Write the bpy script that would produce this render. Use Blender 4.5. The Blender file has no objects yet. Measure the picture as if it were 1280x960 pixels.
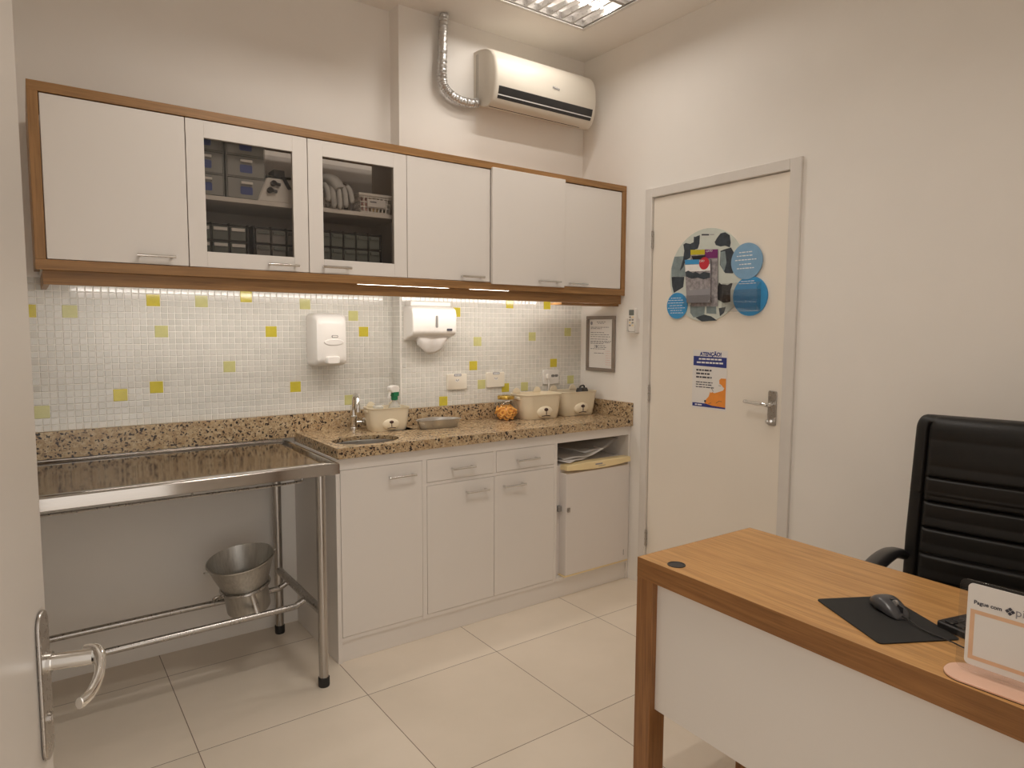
import bpy, bmesh, math, random
from mathutils import Vector, Matrix
R = math.radians
PI = math.pi
scene = bpy.context.scene
COL = scene.collection
rng = random.Random(7)

# ------------------------------------------------------------------ camera model (real camera in metres)
CAM = Vector((-2.721, -3.1264, 1.4177))
YAW, PITCH, ROLL, FPX = R(35.9362), R(-4.8056), R(.3117), 838.81
_f = Vector((math.sin(YAW)*math.cos(PITCH), math.cos(YAW)*math.cos(PITCH), math.sin(PITCH)))
_r = Vector((math.cos(YAW), -math.sin(YAW), 0))
_u = _r.cross(_f)
_r2 = _r*math.cos(ROLL) + _u*math.sin(ROLL)
_u2 = -_r*math.sin(ROLL) + _u*math.cos(ROLL)
cd = bpy.data.cameras.new('camera'); cam = bpy.data.objects.new('camera', cd); COL.objects.link(cam)
m = Matrix((_r2, _u2, -_f)).transposed().to_4x4(); m.translation = CAM
cam.matrix_world = m
cd.sensor_width = 36.0; cd.lens = FPX*36.0/1280.0; cd.clip_start = 0.02
scene.camera = cam

def at(px, py, ax, val):
    """measured photo point -> point on a known plane of the room"""
    d = _f + _r2*((px-640)/FPX) - _u2*((py-480)/FPX)
    return CAM + d*((val-CAM[ax])/d[ax])

# ------------------------------------------------------------------ materials
def lin(c):
    return tuple((v/255/12.92 if v/255 <= .04045 else ((v/255+.055)/1.055)**2.4) for v in c)
class N:
    def __init__(s, name):
        s.m = bpy.data.materials.new(name); s.m.use_nodes = True
        s.t = s.m.node_tree; s.b = s.t.nodes['Principled BSDF']; s.out = s.t.nodes['Material Output']
    def n(s, kind, **kw):
        x = s.t.nodes.new(kind)
        for k, v in kw.items():
            if hasattr(x, k) and k not in ('Scale',): setattr(x, k, v)
            else: x.inputs[k].default_value = v
        return x
    def l(s, a, b): s.t.links.new(a, b)
    def coord(s, scale=(1, 1, 1), rot=(0, 0, 0), kind='Object'):
        tc = s.n('ShaderNodeTexCoord'); mp = s.n('ShaderNodeMapping')
        mp.inputs['Scale'].default_value = scale; mp.inputs['Rotation'].default_value = rot
        s.l(tc.outputs[kind], mp.inputs['Vector']); return mp.outputs['Vector']
    def noise(s, vec, scale, detail=4, rough=.55, dist=0):
        x = s.n('ShaderNodeTexNoise'); x.inputs['Scale'].default_value = scale; x.inputs['Detail'].default_value = detail
        x.inputs['Roughness'].default_value = rough; x.inputs['Distortion'].default_value = dist
        s.l(vec, x.inputs['Vector']); return x.outputs['Fac']
    def ramp(s, fac, stops, interp='LINEAR'):
        x = s.n('ShaderNodeValToRGB'); x.color_ramp.interpolation = interp
        e = x.color_ramp.elements
        while len(e) < len(stops): e.new(.5)
        for i, (p, c) in enumerate(stops):
            e[i].position = p; e[i].color = (*c, 1) if len(c) == 3 else c
        s.l(fac, x.inputs['Fac']); return x.outputs['Color']
    def mix(s, fac, a, b):
        x = s.n('ShaderNodeMix'); x.data_type = 'RGBA'
        for k, v in ((0, fac), (6, a), (7, b)):
            if isinstance(v, (float, int)): x.inputs[k].default_value = v
            elif isinstance(v, tuple): x.inputs[k].default_value = (*v, 1)
            else: s.l(v, x.inputs[k])
        return x.outputs[2]
    def bump(s, h, strength=.2, dist=.002):
        x = s.n('ShaderNodeBump'); x.inputs['Strength'].default_value = strength; x.inputs['Distance'].default_value = dist
        s.l(h, x.inputs['Height']); s.l(x.outputs['Normal'], s.b.inputs['Normal'])
    def base(s, c): s.l(c, s.b.inputs['Base Color'])
def plain(name, c, rough=.5, metal=0, var=.04, bump=0, scale=30, spec=.5, coat=0):
    x = N(name); v = x.coord()
    f = x.noise(v, scale, 3)
    a = tuple(k*(1-var) for k in c); b = tuple(min(1, k*(1+var)) for k in c)
    x.base(x.ramp(f, [(.3, a), (.7, b)]))
    x.b.inputs['Roughness'].default_value = rough; x.b.inputs['Metallic'].default_value = metal
    x.b.inputs['Specular IOR Level'].default_value = spec; x.b.inputs['Coat Weight'].default_value = coat
    if bump: x.bump(x.noise(v, scale*8, 2), bump, .001)
    return x.m
def wood(name, c0, c1, axis, rough=.42):
    x = N(name); sc = [48, 48, 48]; sc[axis] = 2.0
    v = x.coord(tuple(sc)); f = x.noise(v, 1.6, 6, .6, .4)
    sc2 = [140, 140, 140]; sc2[axis] = 5
    g = x.noise(x.coord(tuple(sc2)), 1.2, 3, .6)
    c = x.ramp(f, [(.28, c0), (.5, tuple((a+b)/2 for a, b in zip(c0, c1))), (.72, c1)])
    dark = tuple(k*.72 for k in c0)
    pore = x.ramp(g, [(.36, (1, 1, 1)), (.5, (0, 0, 0))])
    x.base(x.mix(.42, c, x.mix(pore, c, dark)))
    x.b.inputs['Roughness'].default_value = rough
    x.bump(g, .12, .001)
    return x.m
def granite():
    x = N('granite'); v = x.coord()
    a = x.noise(v, 75, 6, .72, .5); b = x.noise(v, 150, 4, .7, .3); c3 = x.noise(v, 26, 3, .55, .4)
    base = x.ramp(a, [(.30, lin((104, 86, 72))), (.42, lin((166, 140, 108))), (.54, lin((194, 172, 138))), (.70, lin((216, 200, 172)))])
    base = x.mix(x.ramp(c3, [(.48, (0, 0, 0)), (.72, (.5, .5, .5))]), base, lin((162, 130, 90)))
    wv = x.n('ShaderNodeVectorMath'); wv.operation = 'ADD'
    nn = x.n('ShaderNodeTexNoise'); nn.inputs['Scale'].default_value = 90
    sc = x.n('ShaderNodeVectorMath'); sc.operation = 'SCALE'; sc.inputs['Scale'].default_value = .010
    x.l(v, nn.inputs['Vector']); x.l(nn.outputs['Color'], sc.inputs[0]); x.l(v, wv.inputs[0]); x.l(sc.outputs[0], wv.inputs[1])
    def specks(scale, thr):
        vor = x.n('ShaderNodeTexVoronoi'); vor.inputs['Scale'].default_value = scale
        x.l(wv.outputs[0], vor.inputs['Vector'])
        sep = x.n('ShaderNodeSeparateColor'); x.l(vor.outputs['Color'], sep.inputs['Color'])
        return x.ramp(sep.outputs[0], [(.0, (1, 1, 1)), (thr, (0, 0, 0))], 'CONSTANT')
    base = x.mix(x.ramp(b, [(.58, (0, 0, 0)), (.68, (.7, .7, .7))]), base, lin((96, 80, 70)))
    base = x.mix(specks(190, .10), base, lin((82, 68, 60)))
    base = x.mix(specks(125, .085), base, lin((56, 48, 46)))
    x.base(base); x.b.inputs['Roughness'].default_value = .22
    return x.m
def metal(name, c, rough, aniso_axis=None, bump=.0, var=.1):
    x = N(name); sc = [60, 60, 60]
    if aniso_axis is not None: sc[aniso_axis] = 1.5
    v = x.coord(tuple(sc)); f = x.noise(v, 2, 3)
    x.base(x.ramp(f, [(.3, tuple(k*(1-var) for k in c)), (.7, c)]))
    x.b.inputs['Metallic'].default_value = 1
    rr = x.ramp(f, [(.2, (rough*.7,)*3), (.8, (min(1, rough*1.3),)*3)]); x.l(rr, x.b.inputs['Roughness'])
    if bump: x.bump(f, bump, .001)
    return x.m
def glassy(name, tint, gloss_rough=.02, ior=1.45, extra=.0):
    """thin clear sheet: tinted see-through plus surface reflection"""
    x = N(name); x.t.nodes.remove(x.b)
    tr = x.n('ShaderNodeBsdfTransparent'); tr.inputs['Color'].default_value = (*tint, 1)
    gl = x.n('ShaderNodeBsdfGlossy'); gl.inputs['Roughness'].default_value = gloss_rough
    fr = x.n('ShaderNodeFresnel'); fr.inputs['IOR'].default_value = ior
    ad = x.n('ShaderNodeMath'); ad.operation = 'ADD'; ad.inputs[1].default_value = extra
    ge = x.n('ShaderNodeNewGeometry'); fm = x.n('ShaderNodeMath'); fm.operation = 'SUBTRACT'; fm.inputs[0].default_value = 1; x.l(ge.outputs['Backfacing'], fm.inputs[1])
    ml = x.n('ShaderNodeMath'); ml.operation = 'MULTIPLY'; x.l(fr.outputs[0], ad.inputs[0]); x.l(ad.outputs[0], ml.inputs[0]); x.l(fm.outputs[0], ml.inputs[1])
    mx = x.n('ShaderNodeMixShader'); x.l(ml.outputs[0], mx.inputs[0]); x.l(tr.outputs[0], mx.inputs[1]); x.l(gl.outputs[0], mx.inputs[2])
    x.l(mx.outputs[0], x.out.inputs['Surface']); return x.m
def frosty(name, tint, dens, colr):
    """milky clear plastic: part see-through, part diffuse"""
    x = N(name); x.b.inputs['Base Color'].default_value = (*colr, 1); x.b.inputs['Roughness'].default_value = .25
    tr = x.n('ShaderNodeBsdfTransparent'); tr.inputs['Color'].default_value = (*tint, 1)
    mx = x.n('ShaderNodeMixShader'); mx.inputs[0].default_value = dens
    x.l(tr.outputs[0], mx.inputs[1]); x.l(x.b.outputs[0], mx.inputs[2]); x.l(mx.outputs[0], x.out.inputs['Surface']); return x.m
def emit(name, c, s):
    x = N(name); x.b.inputs['Emission Color'].default_value = (*c, 1); x.b.inputs['Emission Strength'].default_value = s
    x.b.inputs['Base Color'].default_value = (.8, .8, .8, 1); return x.m
def floor_mat():
    x = N('porcelain_floor_tile')
    T = .604; x0, y0 = -1.7089, -.793
    tc = x.n('ShaderNodeTexCoord'); sp = x.n('ShaderNodeSeparateXYZ'); x.l(tc.outputs['Object'], sp.inputs[0])
    lines = []; cells = []
    for o, off in ((0, x0), (1, y0)):
        a = x.n('ShaderNodeMath'); a.operation = 'SUBTRACT'; a.inputs[1].default_value = off - 20*T; x.l(sp.outputs[o], a.inputs[0])
        d = x.n('ShaderNodeMath'); d.operation = 'DIVIDE'; d.inputs[1].default_value = T if o == 0 else .597; x.l(a.outputs[0], d.inputs[0])
        if o == 1: a.inputs[1].default_value = off - 20*.597
        fr = x.n('ShaderNodeMath'); fr.operation = 'FRACT'; x.l(d.outputs[0], fr.inputs[0])
        p = x.n('ShaderNodeMath'); p.operation = 'PINGPONG'; p.inputs[1].default_value = .5; x.l(fr.outputs[0], p.inputs[0])
        lt = x.n('ShaderNodeMath'); lt.operation = 'LESS_THAN'; lt.inputs[1].default_value = .0024; x.l(p.outputs[0], lt.inputs[0]); lines.append(lt)
        fl = x.n('ShaderNodeMath'); fl.operation = 'FLOOR'; x.l(d.outputs[0], fl.inputs[0]); cells.append(fl)
    mx = x.n('ShaderNodeMath'); mx.operation = 'MAXIMUM'; x.l(lines[0].outputs[0], mx.inputs[0]); x.l(lines[1].outputs[0], mx.inputs[1])
    cb = x.n('ShaderNodeCombineXYZ'); x.l(cells[0].outputs[0], cb.inputs[0]); x.l(cells[1].outputs[0], cb.inputs[1])
    wn = x.n('ShaderNodeTexWhiteNoise'); x.l(cb.outputs[0], wn.inputs['Vector'])
    tile = x.ramp(wn.outputs['Value'], [(0, lin((224, 212, 196))), (1, lin((232, 221, 206)))])
    f = x.noise(x.coord((1, 1, 1)), 3, 4); dirt = x.ramp(f, [(.35, (.94, .94, .93)), (.65, (1, 1, 1))])
    mm = x.n('ShaderNodeMix'); mm.data_type = 'RGBA'; mm.blend_type = 'MULTIPLY'; mm.inputs[0].default_value = 1
    x.l(tile, mm.inputs[6]); x.l(dirt, mm.inputs[7])
    x.base(x.mix(mx.outputs[0], mm.outputs[2], lin((118, 100, 84))))
    x.b.inputs['Roughness'].default_value = .32
    return x.m

M = {}
M['wall'] = plain('wall_paint', (.85, .825, .79), .75, var=.015, bump=.06, scale=3)
M['ceil'] = plain('ceiling_paint', (.85, .825, .79), .85, var=.015, scale=3)
M['floor'] = floor_mat()
M['lam'] = plain('white_laminate', (.76, .725, .69), .38, var=.012, scale=2)
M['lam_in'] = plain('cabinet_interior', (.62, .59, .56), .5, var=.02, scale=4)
M['gap'] = plain('dark_gap', (.02, .018, .016), .8)
M['oakx'] = wood('oak_edge', lin((134, 98, 58)), lin((168, 126, 78)), 0)
M['oakz'] = wood('oak_upright', lin((134, 98, 58)), lin((168, 126, 78)), 2)
M['desky'] = wood('desk_oak', lin((176, 128, 74)), lin((212, 164, 104)), 1, .36)
M['deskz'] = wood('desk_oak_leg', lin((120, 78, 40)), lin((158, 110, 64)), 2, .4)
M['deske'] = wood('desk_oak_edge', lin((124, 82, 42)), lin((160, 112, 64)), 1, .4)
M['granite'] = granite()
M['steel'] = metal('brushed_steel', (.66, .63, .60), .26, 0)
M['dish'] = metal('dish_steel', (.60, .58, .55), .33, None, var=.02)
M['tsteel'] = metal('table_steel', (.46, .43, .40), .10, 0, var=.06)
M['steelz'] = metal('steel_tube', (.50, .475, .45), .3, 2)
M['chrome'] = metal('chrome', (.78, .77, .75), .10, var=.03)
M['satin'] = metal('satin_nickel', (.46, .43, .40), .30, None, var=.02)
M['zinc'] = metal('galvanised_steel', (.60, .585, .55), .42, 2, .15, .25)
M['foil'] = metal('foil_duct', (.72, .72, .72), .38, None, .3, .25)
M['rubber'] = plain('black_rubber', (.018, .017, .016), .6)
M['tile'] = plain('white_glass_tile', (.70, .685, .64), .12, var=.03, scale=12, coat=.2)
M['tile2'] = plain('grey_glass_tile', (.665, .655, .61), .12, var=.03, scale=12, coat=.2)
M['grout'] = plain('white_grout', (.84, .82, .77), .8)
M['tyel'] = plain('yellow_glass_tile', lin((206, 192, 66)), .12, var=.06, scale=40, coat=.2)
M['tpale'] = plain('pale_green_glass_tile', lin((204, 202, 140)), .12, var=.05, scale=40, coat=.2)
M['plastic'] = plain('white_plastic', (.80, .775, .74), .32, var=.01, scale=5)
M['acplastic'] = plain('warm_white_plastic', (.68, .635, .555), .35, var=.01, scale=4)
M['ivory'] = plain('ivory_plastic', (.80, .745, .64), .35, var=.015, scale=5)
M['cream'] = plain('cream_plastic', (.80, .715, .55), .4, var=.02, scale=6)
M['bearnose'] = plain('brown_print', lin((70, 48, 42)), .5)
M['yellowed'] = plain('yellowed_plastic', lin((240, 220, 172)), .45, var=.03, scale=8)
M['fridge'] = plain('fridge_enamel', (.74, .70, .67), .35, var=.015, scale=3)
M['black'] = plain('black_plastic', (.02, .019, .02), .35)
M['dkgrey'] = plain('dark_grey_plastic', (.06, .06, .065), .3)
M['leather'] = plain('black_leather', (.010, .0092, .0086), .46, var=.1, bump=.2, scale=60, spec=.35)
M['grey'] = plain('grey_plastic', (.25, .24, .23), .4)
M['framegrey'] = plain('grey_frame_finish', lin((138, 126, 116)), .35, var=.05)
M['paper'] = plain('white_paper', (.80, .78, .76), .7, var=.01, scale=10)
M['ink'] = plain('dark_ink', (.06, .06, .08), .7)
M['inkgrey'] = plain('grey_ink', (.30, .30, .33), .7)
M['pinkstamp'] = plain('pink_stamp', (.75, .52, .50), .7)
M['navy'] = plain('navy_print', lin((44, 56, 132)), .55)
M['orange'] = plain('orange_print', lin((238, 150, 62)), .55)
M['blue1'] = plain('grey_blue_print', lin((128, 170, 205)), .4)
M['blue2'] = plain('bright_blue_print', lin((58, 150, 210)), .4)
M['mont'] = plain('montage_pale', lin((205, 212, 205)), .4, var=.06, scale=20)
M['montg'] = plain('montage_grey', lin((130, 146, 150)), .4, var=.2, scale=30)
M['montd'] = plain('montage_dark', lin((52, 62, 72)), .4, var=.3, scale=40)
M['montk'] = plain('montage_black', lin((28, 28, 32)), .4, var=.2, scale=40)
M['photo'] = plain('printed_photo', lin((150, 146, 150)), .4, var=.4, scale=60)
M['ylw'] = plain('yellow_print', lin((196, 186, 40)), .5)
M['purple'] = plain('purple_print', lin((120, 40, 110)), .5)
M['red'] = plain('red_print', lin((196, 44, 60)), .5)
M['whiteink'] = plain('white_print', (.85, .85, .85), .5)
M['pane'] = glassy('smoked_glass', (.80, .78, .76), .03, 1.45)
M['acryl'] = glassy('clear_acrylic', (.93, .93, .93), .05, 1.4, .03)
M['clear'] = glassy('clear_glass', (.95, .955, .95), .02, 1.5, .03)
M['frost'] = frosty('milky_plastic', (.92, .93, .92), .36, (.72, .73, .72))
M['sleeve'] = frosty('clear_sleeve', (.95, .95, .95), .6, (.80, .80, .80))
M['green'] = plain('green_plastic', lin((24, 116, 76)), .35)
M['gold'] = metal('gold_lid', lin((214, 180, 96)), .3)
M['biscuit'] = plain('biscuit', lin((242, 176, 82)), .7, var=.15, bump=.3, scale=80)
M['glove'] = plain('grey_leather_glove', (.58, .58, .57), .7, var=.08, bump=.3, scale=40)
M['pink'] = plain('pink_acrylic', lin((240, 196, 172)), .18, var=.02, coat=.4)
M['beige'] = plain('beige_print', lin((226, 186, 152)), .4)
M['lcd'] = plain('lcd_grey', lin((110, 116, 112)), .25)
M['bluelabel'] = plain('blue_label', lin((70, 86, 150)), .5, var=.1)
M['tube'] = emit('lamp_tube', (1, .93, .82), 9)
M['reflector'] = metal('lamp_reflector', (.55, .53, .51), .35)
M['louvre'] = metal('grey_louvre', (.50, .48, .46), .32)
M['housing'] = plain('lamp_housing', (.72, .70, .67), .5)
M['pad'] = plain('black_mousepad', (.014, .0135, .013), .75, bump=.2, scale=200)
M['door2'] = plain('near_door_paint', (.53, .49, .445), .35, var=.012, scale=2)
M['doorw'] = plain('door_paint', (.85, .795, .715), .42, var=.015, scale=2)
M['framew'] = plain('frame_paint', (.72, .69, .655), .5, var=.03, scale=8)

# ------------------------------------------------------------------ mesh helpers
def tag(o, label=None, cat=None, group=None, kind=None):
    if label: o['label'] = label
    if cat: o['category'] = cat
    if group: o['group'] = group
    if kind: o['kind'] = kind
    return o
def thing(name, label, cat, loc=(0, 0, 0), rz=0, group=None, kind=None):
    o = bpy.data.objects.new(name, None); COL.objects.link(o)
    o.location = loc; o.rotation_euler = (0, 0, rz); o.empty_display_size = .05
    return tag(o, label, cat, group, kind)
class MB:
    def __init__(s): s.bm = bmesh.new(); s.mi = 0
    def face(s, vs):
        try:
            f = s.bm.faces.new(vs); f.material_index = s.mi; return f
        except ValueError: return None
    def v(s, p): return s.bm.verts.new(p)
    def box(s, x0, x1, y0, y1, z0, z1, mat=None):
        if mat is not None: s.mi = mat
        p = [s.v((x, y, z)) for z in (z0, z1) for y in (y0, y1) for x in (x0, x1)]
        for q in ((0, 2, 3, 1), (4, 5, 7, 6), (0, 1, 5, 4), (2, 6, 7, 3), (0, 4, 6, 2), (1, 3, 7, 5)):
            s.face([p[i] for i in q])
        return s
    def loft(s, rings, cap0=True, cap1=True, closed=True):
        rs = [[s.v(p) for p in r] for r in rings]
        n = len(rs[0])
        for a, b in zip(rs, rs[1:]):
            for i in range(n if closed else n-1):
                j = (i+1) % n; s.face([a[i], a[j], b[j], b[i]])
        if cap0: s.face(list(reversed(rs[0])))
        if cap1: s.face(rs[-1])
        return s
    def tube(s, path, r, n=12, cap=True, up=None, flat=1.0):
        path = [Vector(p) for p in path]; rings = []
        t0 = (path[1]-path[0]).normalized()
        nrm = Vector(up) if up else (Vector((0, 0, 1)) if abs(t0.z) < .9 else Vector((1, 0, 0)))
        for i, p in enumerate(path):
            t = (path[min(i+1, len(path)-1)]-path[max(i-1, 0)]).normalized()
            nrm = (nrm - t*nrm.dot(t)).normalized(); b = t.cross(nrm)
            rr = r[i] if isinstance(r, (list, tuple)) else r
            rings.append([p + nrm*(rr*math.cos(2*PI*k/n)) + b*(rr*flat*math.sin(2*PI*k/n)) for k in range(n)])
        return s.loft(rings, cap, cap)
    def cyl(s, p0, p1, r, n=20, r1=None):
        return s.tube([p0, p1], [r, r if r1 is None else r1], n)
    def lathe(s, prof, c=(0, 0, 0), n=28, axis='z', cap0=True, cap1=True, sx=1, sy=1):
        rings = []
        for r, h in prof:
            ring = []
            for k in range(n):
                a = 2*PI*k/n; q = (r*sx*math.cos(a), r*sy*math.sin(a), h)
                if axis == 'x': q = (h, q[0], q[1])
                if axis == 'y': q = (q[0], h, q[1])
                ring.append(Vector(c)+Vector(q))
            if axis == 'y': ring.reverse()
            rings.append(ring)
        return s.loft(rings, cap0, cap1)
    def prism(s, poly, axis, d0, d1):
        """poly in the two other axes (in xyz order), extruded along axis"""
        def P(a, b, d): return (d, a, b) if axis == 0 else ((a, d, b) if axis == 1 else (a, b, d))
        r0 = [P(a, b, d0) for a, b in poly]; r1 = [P(a, b, d1) for a, b in poly]
        return s.loft([r0, r1])
    def ball(s, c, rx, ry, rz, n=20, m_=12):
        rings = []
        for i in range(m_+1):
            a = PI*i/m_; a = min(max(a, .02), PI-.02)
            rings.append([Vector(c)+Vector((rx*math.sin(a)*math.cos(2*PI*k/n), ry*math.sin(a)*math.sin(2*PI*k/n), -rz*math.cos(a))) for k in range(n)])
        return s.loft(rings)
    def grid(s, fn, nu, nv):
        g = [[s.v(fn(i/nu, j/nv)) for j in range(nv+1)] for i in range(nu+1)]
        for i in range(nu):
            for j in range(nv): s.face([g[i][j], g[i+1][j], g[i+1][j+1], g[i][j+1]])
        return s
    def build(s, name, mats, parent=None, world=True, bevel=0, seg=2, smooth=40, sub=0, solid=0):
        if not isinstance(mats, (list, tuple)): mats = [mats]
        if parent is not None and world:
            o = Vector((0, 0, 0)); p = parent
            while p is not None: o += Vector(p.location); p = p.parent
            bmesh.ops.translate(s.bm, verts=s.bm.verts, vec=-o)
        bmesh.ops.recalc_face_normals(s.bm, faces=s.bm.faces)
        me = bpy.data.meshes.new(name); s.bm.to_mesh(me); s.bm.free()
        for k in mats: me.materials.append(M[k] if isinstance(k, str) else k)
        if smooth:
            me.polygons.foreach_set('use_smooth', [True]*len(me.polygons)); me.set_sharp_from_angle(angle=R(smooth))
        ob = bpy.data.objects.new(name, me); COL.objects.link(ob)
        if parent is not None: ob.parent = parent
        if solid:
            md = ob.modifiers.new('solid', 'SOLIDIFY'); md.thickness = solid; md.offset = 0
        if bevel:
            md = ob.modifiers.new('bevel', 'BEVEL'); md.width = bevel; md.segments = seg; md.limit_method = 'ANGLE'; md.angle_limit = R(35)
        if sub:
            md = ob.modifiers.new('sub', 'SUBSURF'); md.levels = sub; md.render_levels = sub
        return ob
def bx(name, mat, parent, x0, x1, y0, y1, z0, z1, bevel=.0015, world=True, seg=2):
    return MB().box(x0, x1, y0, y1, z0, z1).build(name, mat, parent, world, bevel, seg)
def copy_tree(o, parent=None):
    c = o.copy(); COL.objects.link(c)
    if parent is not None: c.parent = parent
    for ch in list(o.children): copy_tree(ch, c)
    return c
def rrect(w, d, r, n=6, cx=0, cy=0):
    pts = []
    for sx, sy, a0 in ((1, 1, 0), (-1, 1, PI/2), (-1, -1, PI), (1, -1, 3*PI/2)):
        for k in range(n+1):
            a = a0 + PI/2*k/n
            pts.append((cx+sx*(w/2-r)+r*math.cos(a), cy+sy*(d/2-r)+r*math.sin(a)))
    return pts
def ell(cx, cy, rx, ry, n=40): return [(cx+rx*math.cos(2*PI*k/n), cy+ry*math.sin(2*PI*k/n)) for k in range(n)]
def bez(pts, n=8):
    """Catmull-Rom through the points"""
    P = [Vector(p) for p in pts]; out = []
    for i in range(len(P)-1):
        a, b, c, d = P[max(i-1, 0)], P[i], P[i+1], P[min(i+2, len(P)-1)]
        for k in range(n):
            t = k/n
            out.append(.5*((2*b)+(c-a)*t+(2*a-5*b+4*c-d)*t*t+(3*b-a-3*c+d)*t**3))
    out.append(P[-1]); return out
def lettering(name, s, size, mat, parent, mw, ext=.0004, align='LEFT', shear=0, bold=0):
    cu = bpy.data.curves.new(name, 'FONT'); cu.body = s; cu.size = size; cu.extrude = ext; cu.align_x = align; cu.shear = shear; cu.offset = bold
    cu.resolution_u = 4
    t = bpy.data.objects.new(name, cu); COL.objects.link(t)
    dg = bpy.context.evaluated_depsgraph_get()
    me = bpy.data.meshes.new_from_object(t.evaluated_get(dg))
    bpy.data.objects.remove(t); me.transform(mw)
    me.materials.clear(); me.materials.append(M[mat])
    o = bpy.data.objects.new(name, me); COL.objects.link(o)
    if parent is not None: o.parent = parent
    return o
def bar_handle(parent, x0, x1, y, z, name='handle', mat='chrome'):
    """bar pull on two posts, standing off a door whose face is at y"""
    b = MB()
    b.tube([(x0-.006, y-.026, z), (x1+.006, y-.026, z)], .0052, 12)
    for x in (x0+.004, x1-.004): b.cyl((x, y, z), (x, y-.026, z), .0048, 12)
    return b.build(name, mat, parent)

# ================================================================== ROOM
H = 2.964; XL = -3.08; YF = -2.98; P = .075; XC = -1.197; WB = .02
LIGHTS = [(-.92, -.30, -1.02, -.40), (-1.92, -1.30, -2.15, -1.53)]
def struct(o, label): return tag(o, label, None, None, 'structure')
b = MB(); b.box(XL-.3, .3, -4.3, .3, -.06, 0)
struct(b.build('floor', 'floor', smooth=0), 'beige square porcelain floor tiles')
# ceiling with openings for the recessed fittings
b = MB()
xs = sorted({XL-.12, .12, *[l[0] for l in LIGHTS], *[l[1] for l in LIGHTS]}); ys = sorted({-3.13, .14, *[l[2] for l in LIGHTS], *[l[3] for l in LIGHTS]})
for i in range(len(xs)-1):
    for j in range(len(ys)-1):
        mx, my = (xs[i]+xs[i+1])/2, (ys[j]+ys[j+1])/2
        if any(l[0] < mx < l[1] and l[2] < my < l[3] for l in LIGHTS): continue
        b.box(xs[i], xs[i+1], ys[j], ys[j+1], H, H+.02)
bmesh.ops.remove_doubles(b.bm, verts=b.bm.verts, dist=1e-5)
struct(b.build('ceiling', 'ceil', smooth=0), 'plain off-white ceiling')
b = MB()
b.prism([(XL-.12, .14), (XL-.12, WB), (XC, WB), (XC, -P), (.12, -P), (.12, .14)], 2, 0, H)
struct(b.build('wall_back', 'wall', smooth=0), 'off-white wall behind the cabinets, stepping forward on the right')
# right wall with door opening
Y1, Y2, DZ = -.6414, -1.4248, 2.1
FY1, FY2, FZ = -.592, -1.482, 2.152
b = MB()
b.box(0, .12, FY1, -P, 0, H); b.box(0, .12, -3.13, FY2, 0, H); b.box(0, .12, FY2, FY1, FZ, H)
struct(b.build('wall_right', 'wall', smooth=0), 'off-white wall with the closed door')
b = MB(); b.box(XL-.12, XL, -3.13, WB, 0, H)
struct(b.build('wall_left', 'wall', smooth=0), 'off-white wall at the left behind the open door')
b = MB(); OX0, OX1 = -3.0, -1.98
b.box(XL, OX0, YF-.15, YF, 0, H); b.box(OX1, 0, YF-.15, YF, 0, H); b.box(OX0, OX1, YF-.15, YF, 2.15, H)
struct(b.build('wall_front', 'wall', smooth=0), 'wall with the doorway the photo is taken from')

# ---- mosaic tile panels
PT = .0263
def mosaic(name, u0, u1, z0, z1, yface, cols, label, side=None):
    nu = round((u1-u0)/PT); nv = round((z1-z0)/PT)
    pu = (u1-u0)/nu; pv = (z1-z0)/nv
    used = {}
    for x, z, k in cols:
        i = max(0, min(nu-2, round((x-u0)/pu-1))); j = max(0, min(nv-2, round((z-z0)/pv-1)))
        used[(i, j)] = (2, k)
        for c in ((i+1, j), (i, j+1), (i+1, j+1)): used[c] = (0, 0)
    b = MB(); b.box(u0, u1, yface+.0015, yface+.006, z0, z1, 0)
    g = .0014; r2 = random.Random(3)
    for i in range(nu):
        for j in range(nv):
            n, k = used.get((i, j), (1, None))
            if n == 0: continue
            if k is None: k = 1 if r2.random() < .62 else 4
            b.mi = k
            xa, xb, za, zb = u0+i*pu+g, u0+(i+n)*pu-g, z0+j*pv+g, z0+(j+n)*pv-g
            e = .0012; t = (r2.random()-.5)*.0006
            back = [b.v(q) for q in ((xa, yface+.0015, za), (xb, yface+.0015, za), (xb, yface+.0015, zb), (xa, yface+.0015, zb))]
            fr = [b.v(q) for q in ((xa+e, yface-.0006+t, za+e), (xb-e, yface-.0006-t, za+e), (xb-e, yface-.0006-t, zb-e), (xa+e, yface-.0006+t, zb-e))]
            b.face(fr)
            for q in range(4): b.face([back[q], back[(q+1) % 4], fr[(q+1) % 4], fr[q]])
    o = b.build(name, ['grout', 'tile', 'tyel', 'tpale', 'tile2'], None, smooth=0)
    return struct(o, label)
YEL, PAL = 2, 3
left_cols = [(-2.290, 1.526, YEL), (-1.902, 1.558, YEL), (-1.815, 1.388, YEL), (-2.404, 1.145, YEL), (-2.290, 1.169, YEL), (-1.703, 1.144, YEL), (-1.366, 1.388, YEL), (-2.700, 1.476, YEL),
             (-2.573, 1.475, PAL), (-2.097, 1.528, PAL), (-1.648, 1.526, PAL), (-2.265, 1.391, PAL), (-1.985, 1.251, PAL), (-2.682, 1.088, PAL), (-1.422, 1.471, PAL), (-1.424, 1.061, PAL)]
right_cols = [(-.871, 1.494, YEL), (-.776, 1.225, YEL), (-.534, 1.544, YEL), (-.955, 1.040, YEL), (-.559, 1.094, YEL), (-.263, 1.538, YEL), (-.211, 1.224, YEL),
              (-.746, 1.334, PAL), (-.719, 1.119, PAL), (-.436, 1.093, PAL), (-.375, 1.361, PAL), (-.102, 1.385, PAL), (-.076, 1.120, PAL)]
mosaic('trim_1', XL+.002, XC-.001, 1.0055, 1.6, .013, left_cols, 'white glass mosaic with yellow squares on the wall above the steel table')
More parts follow.
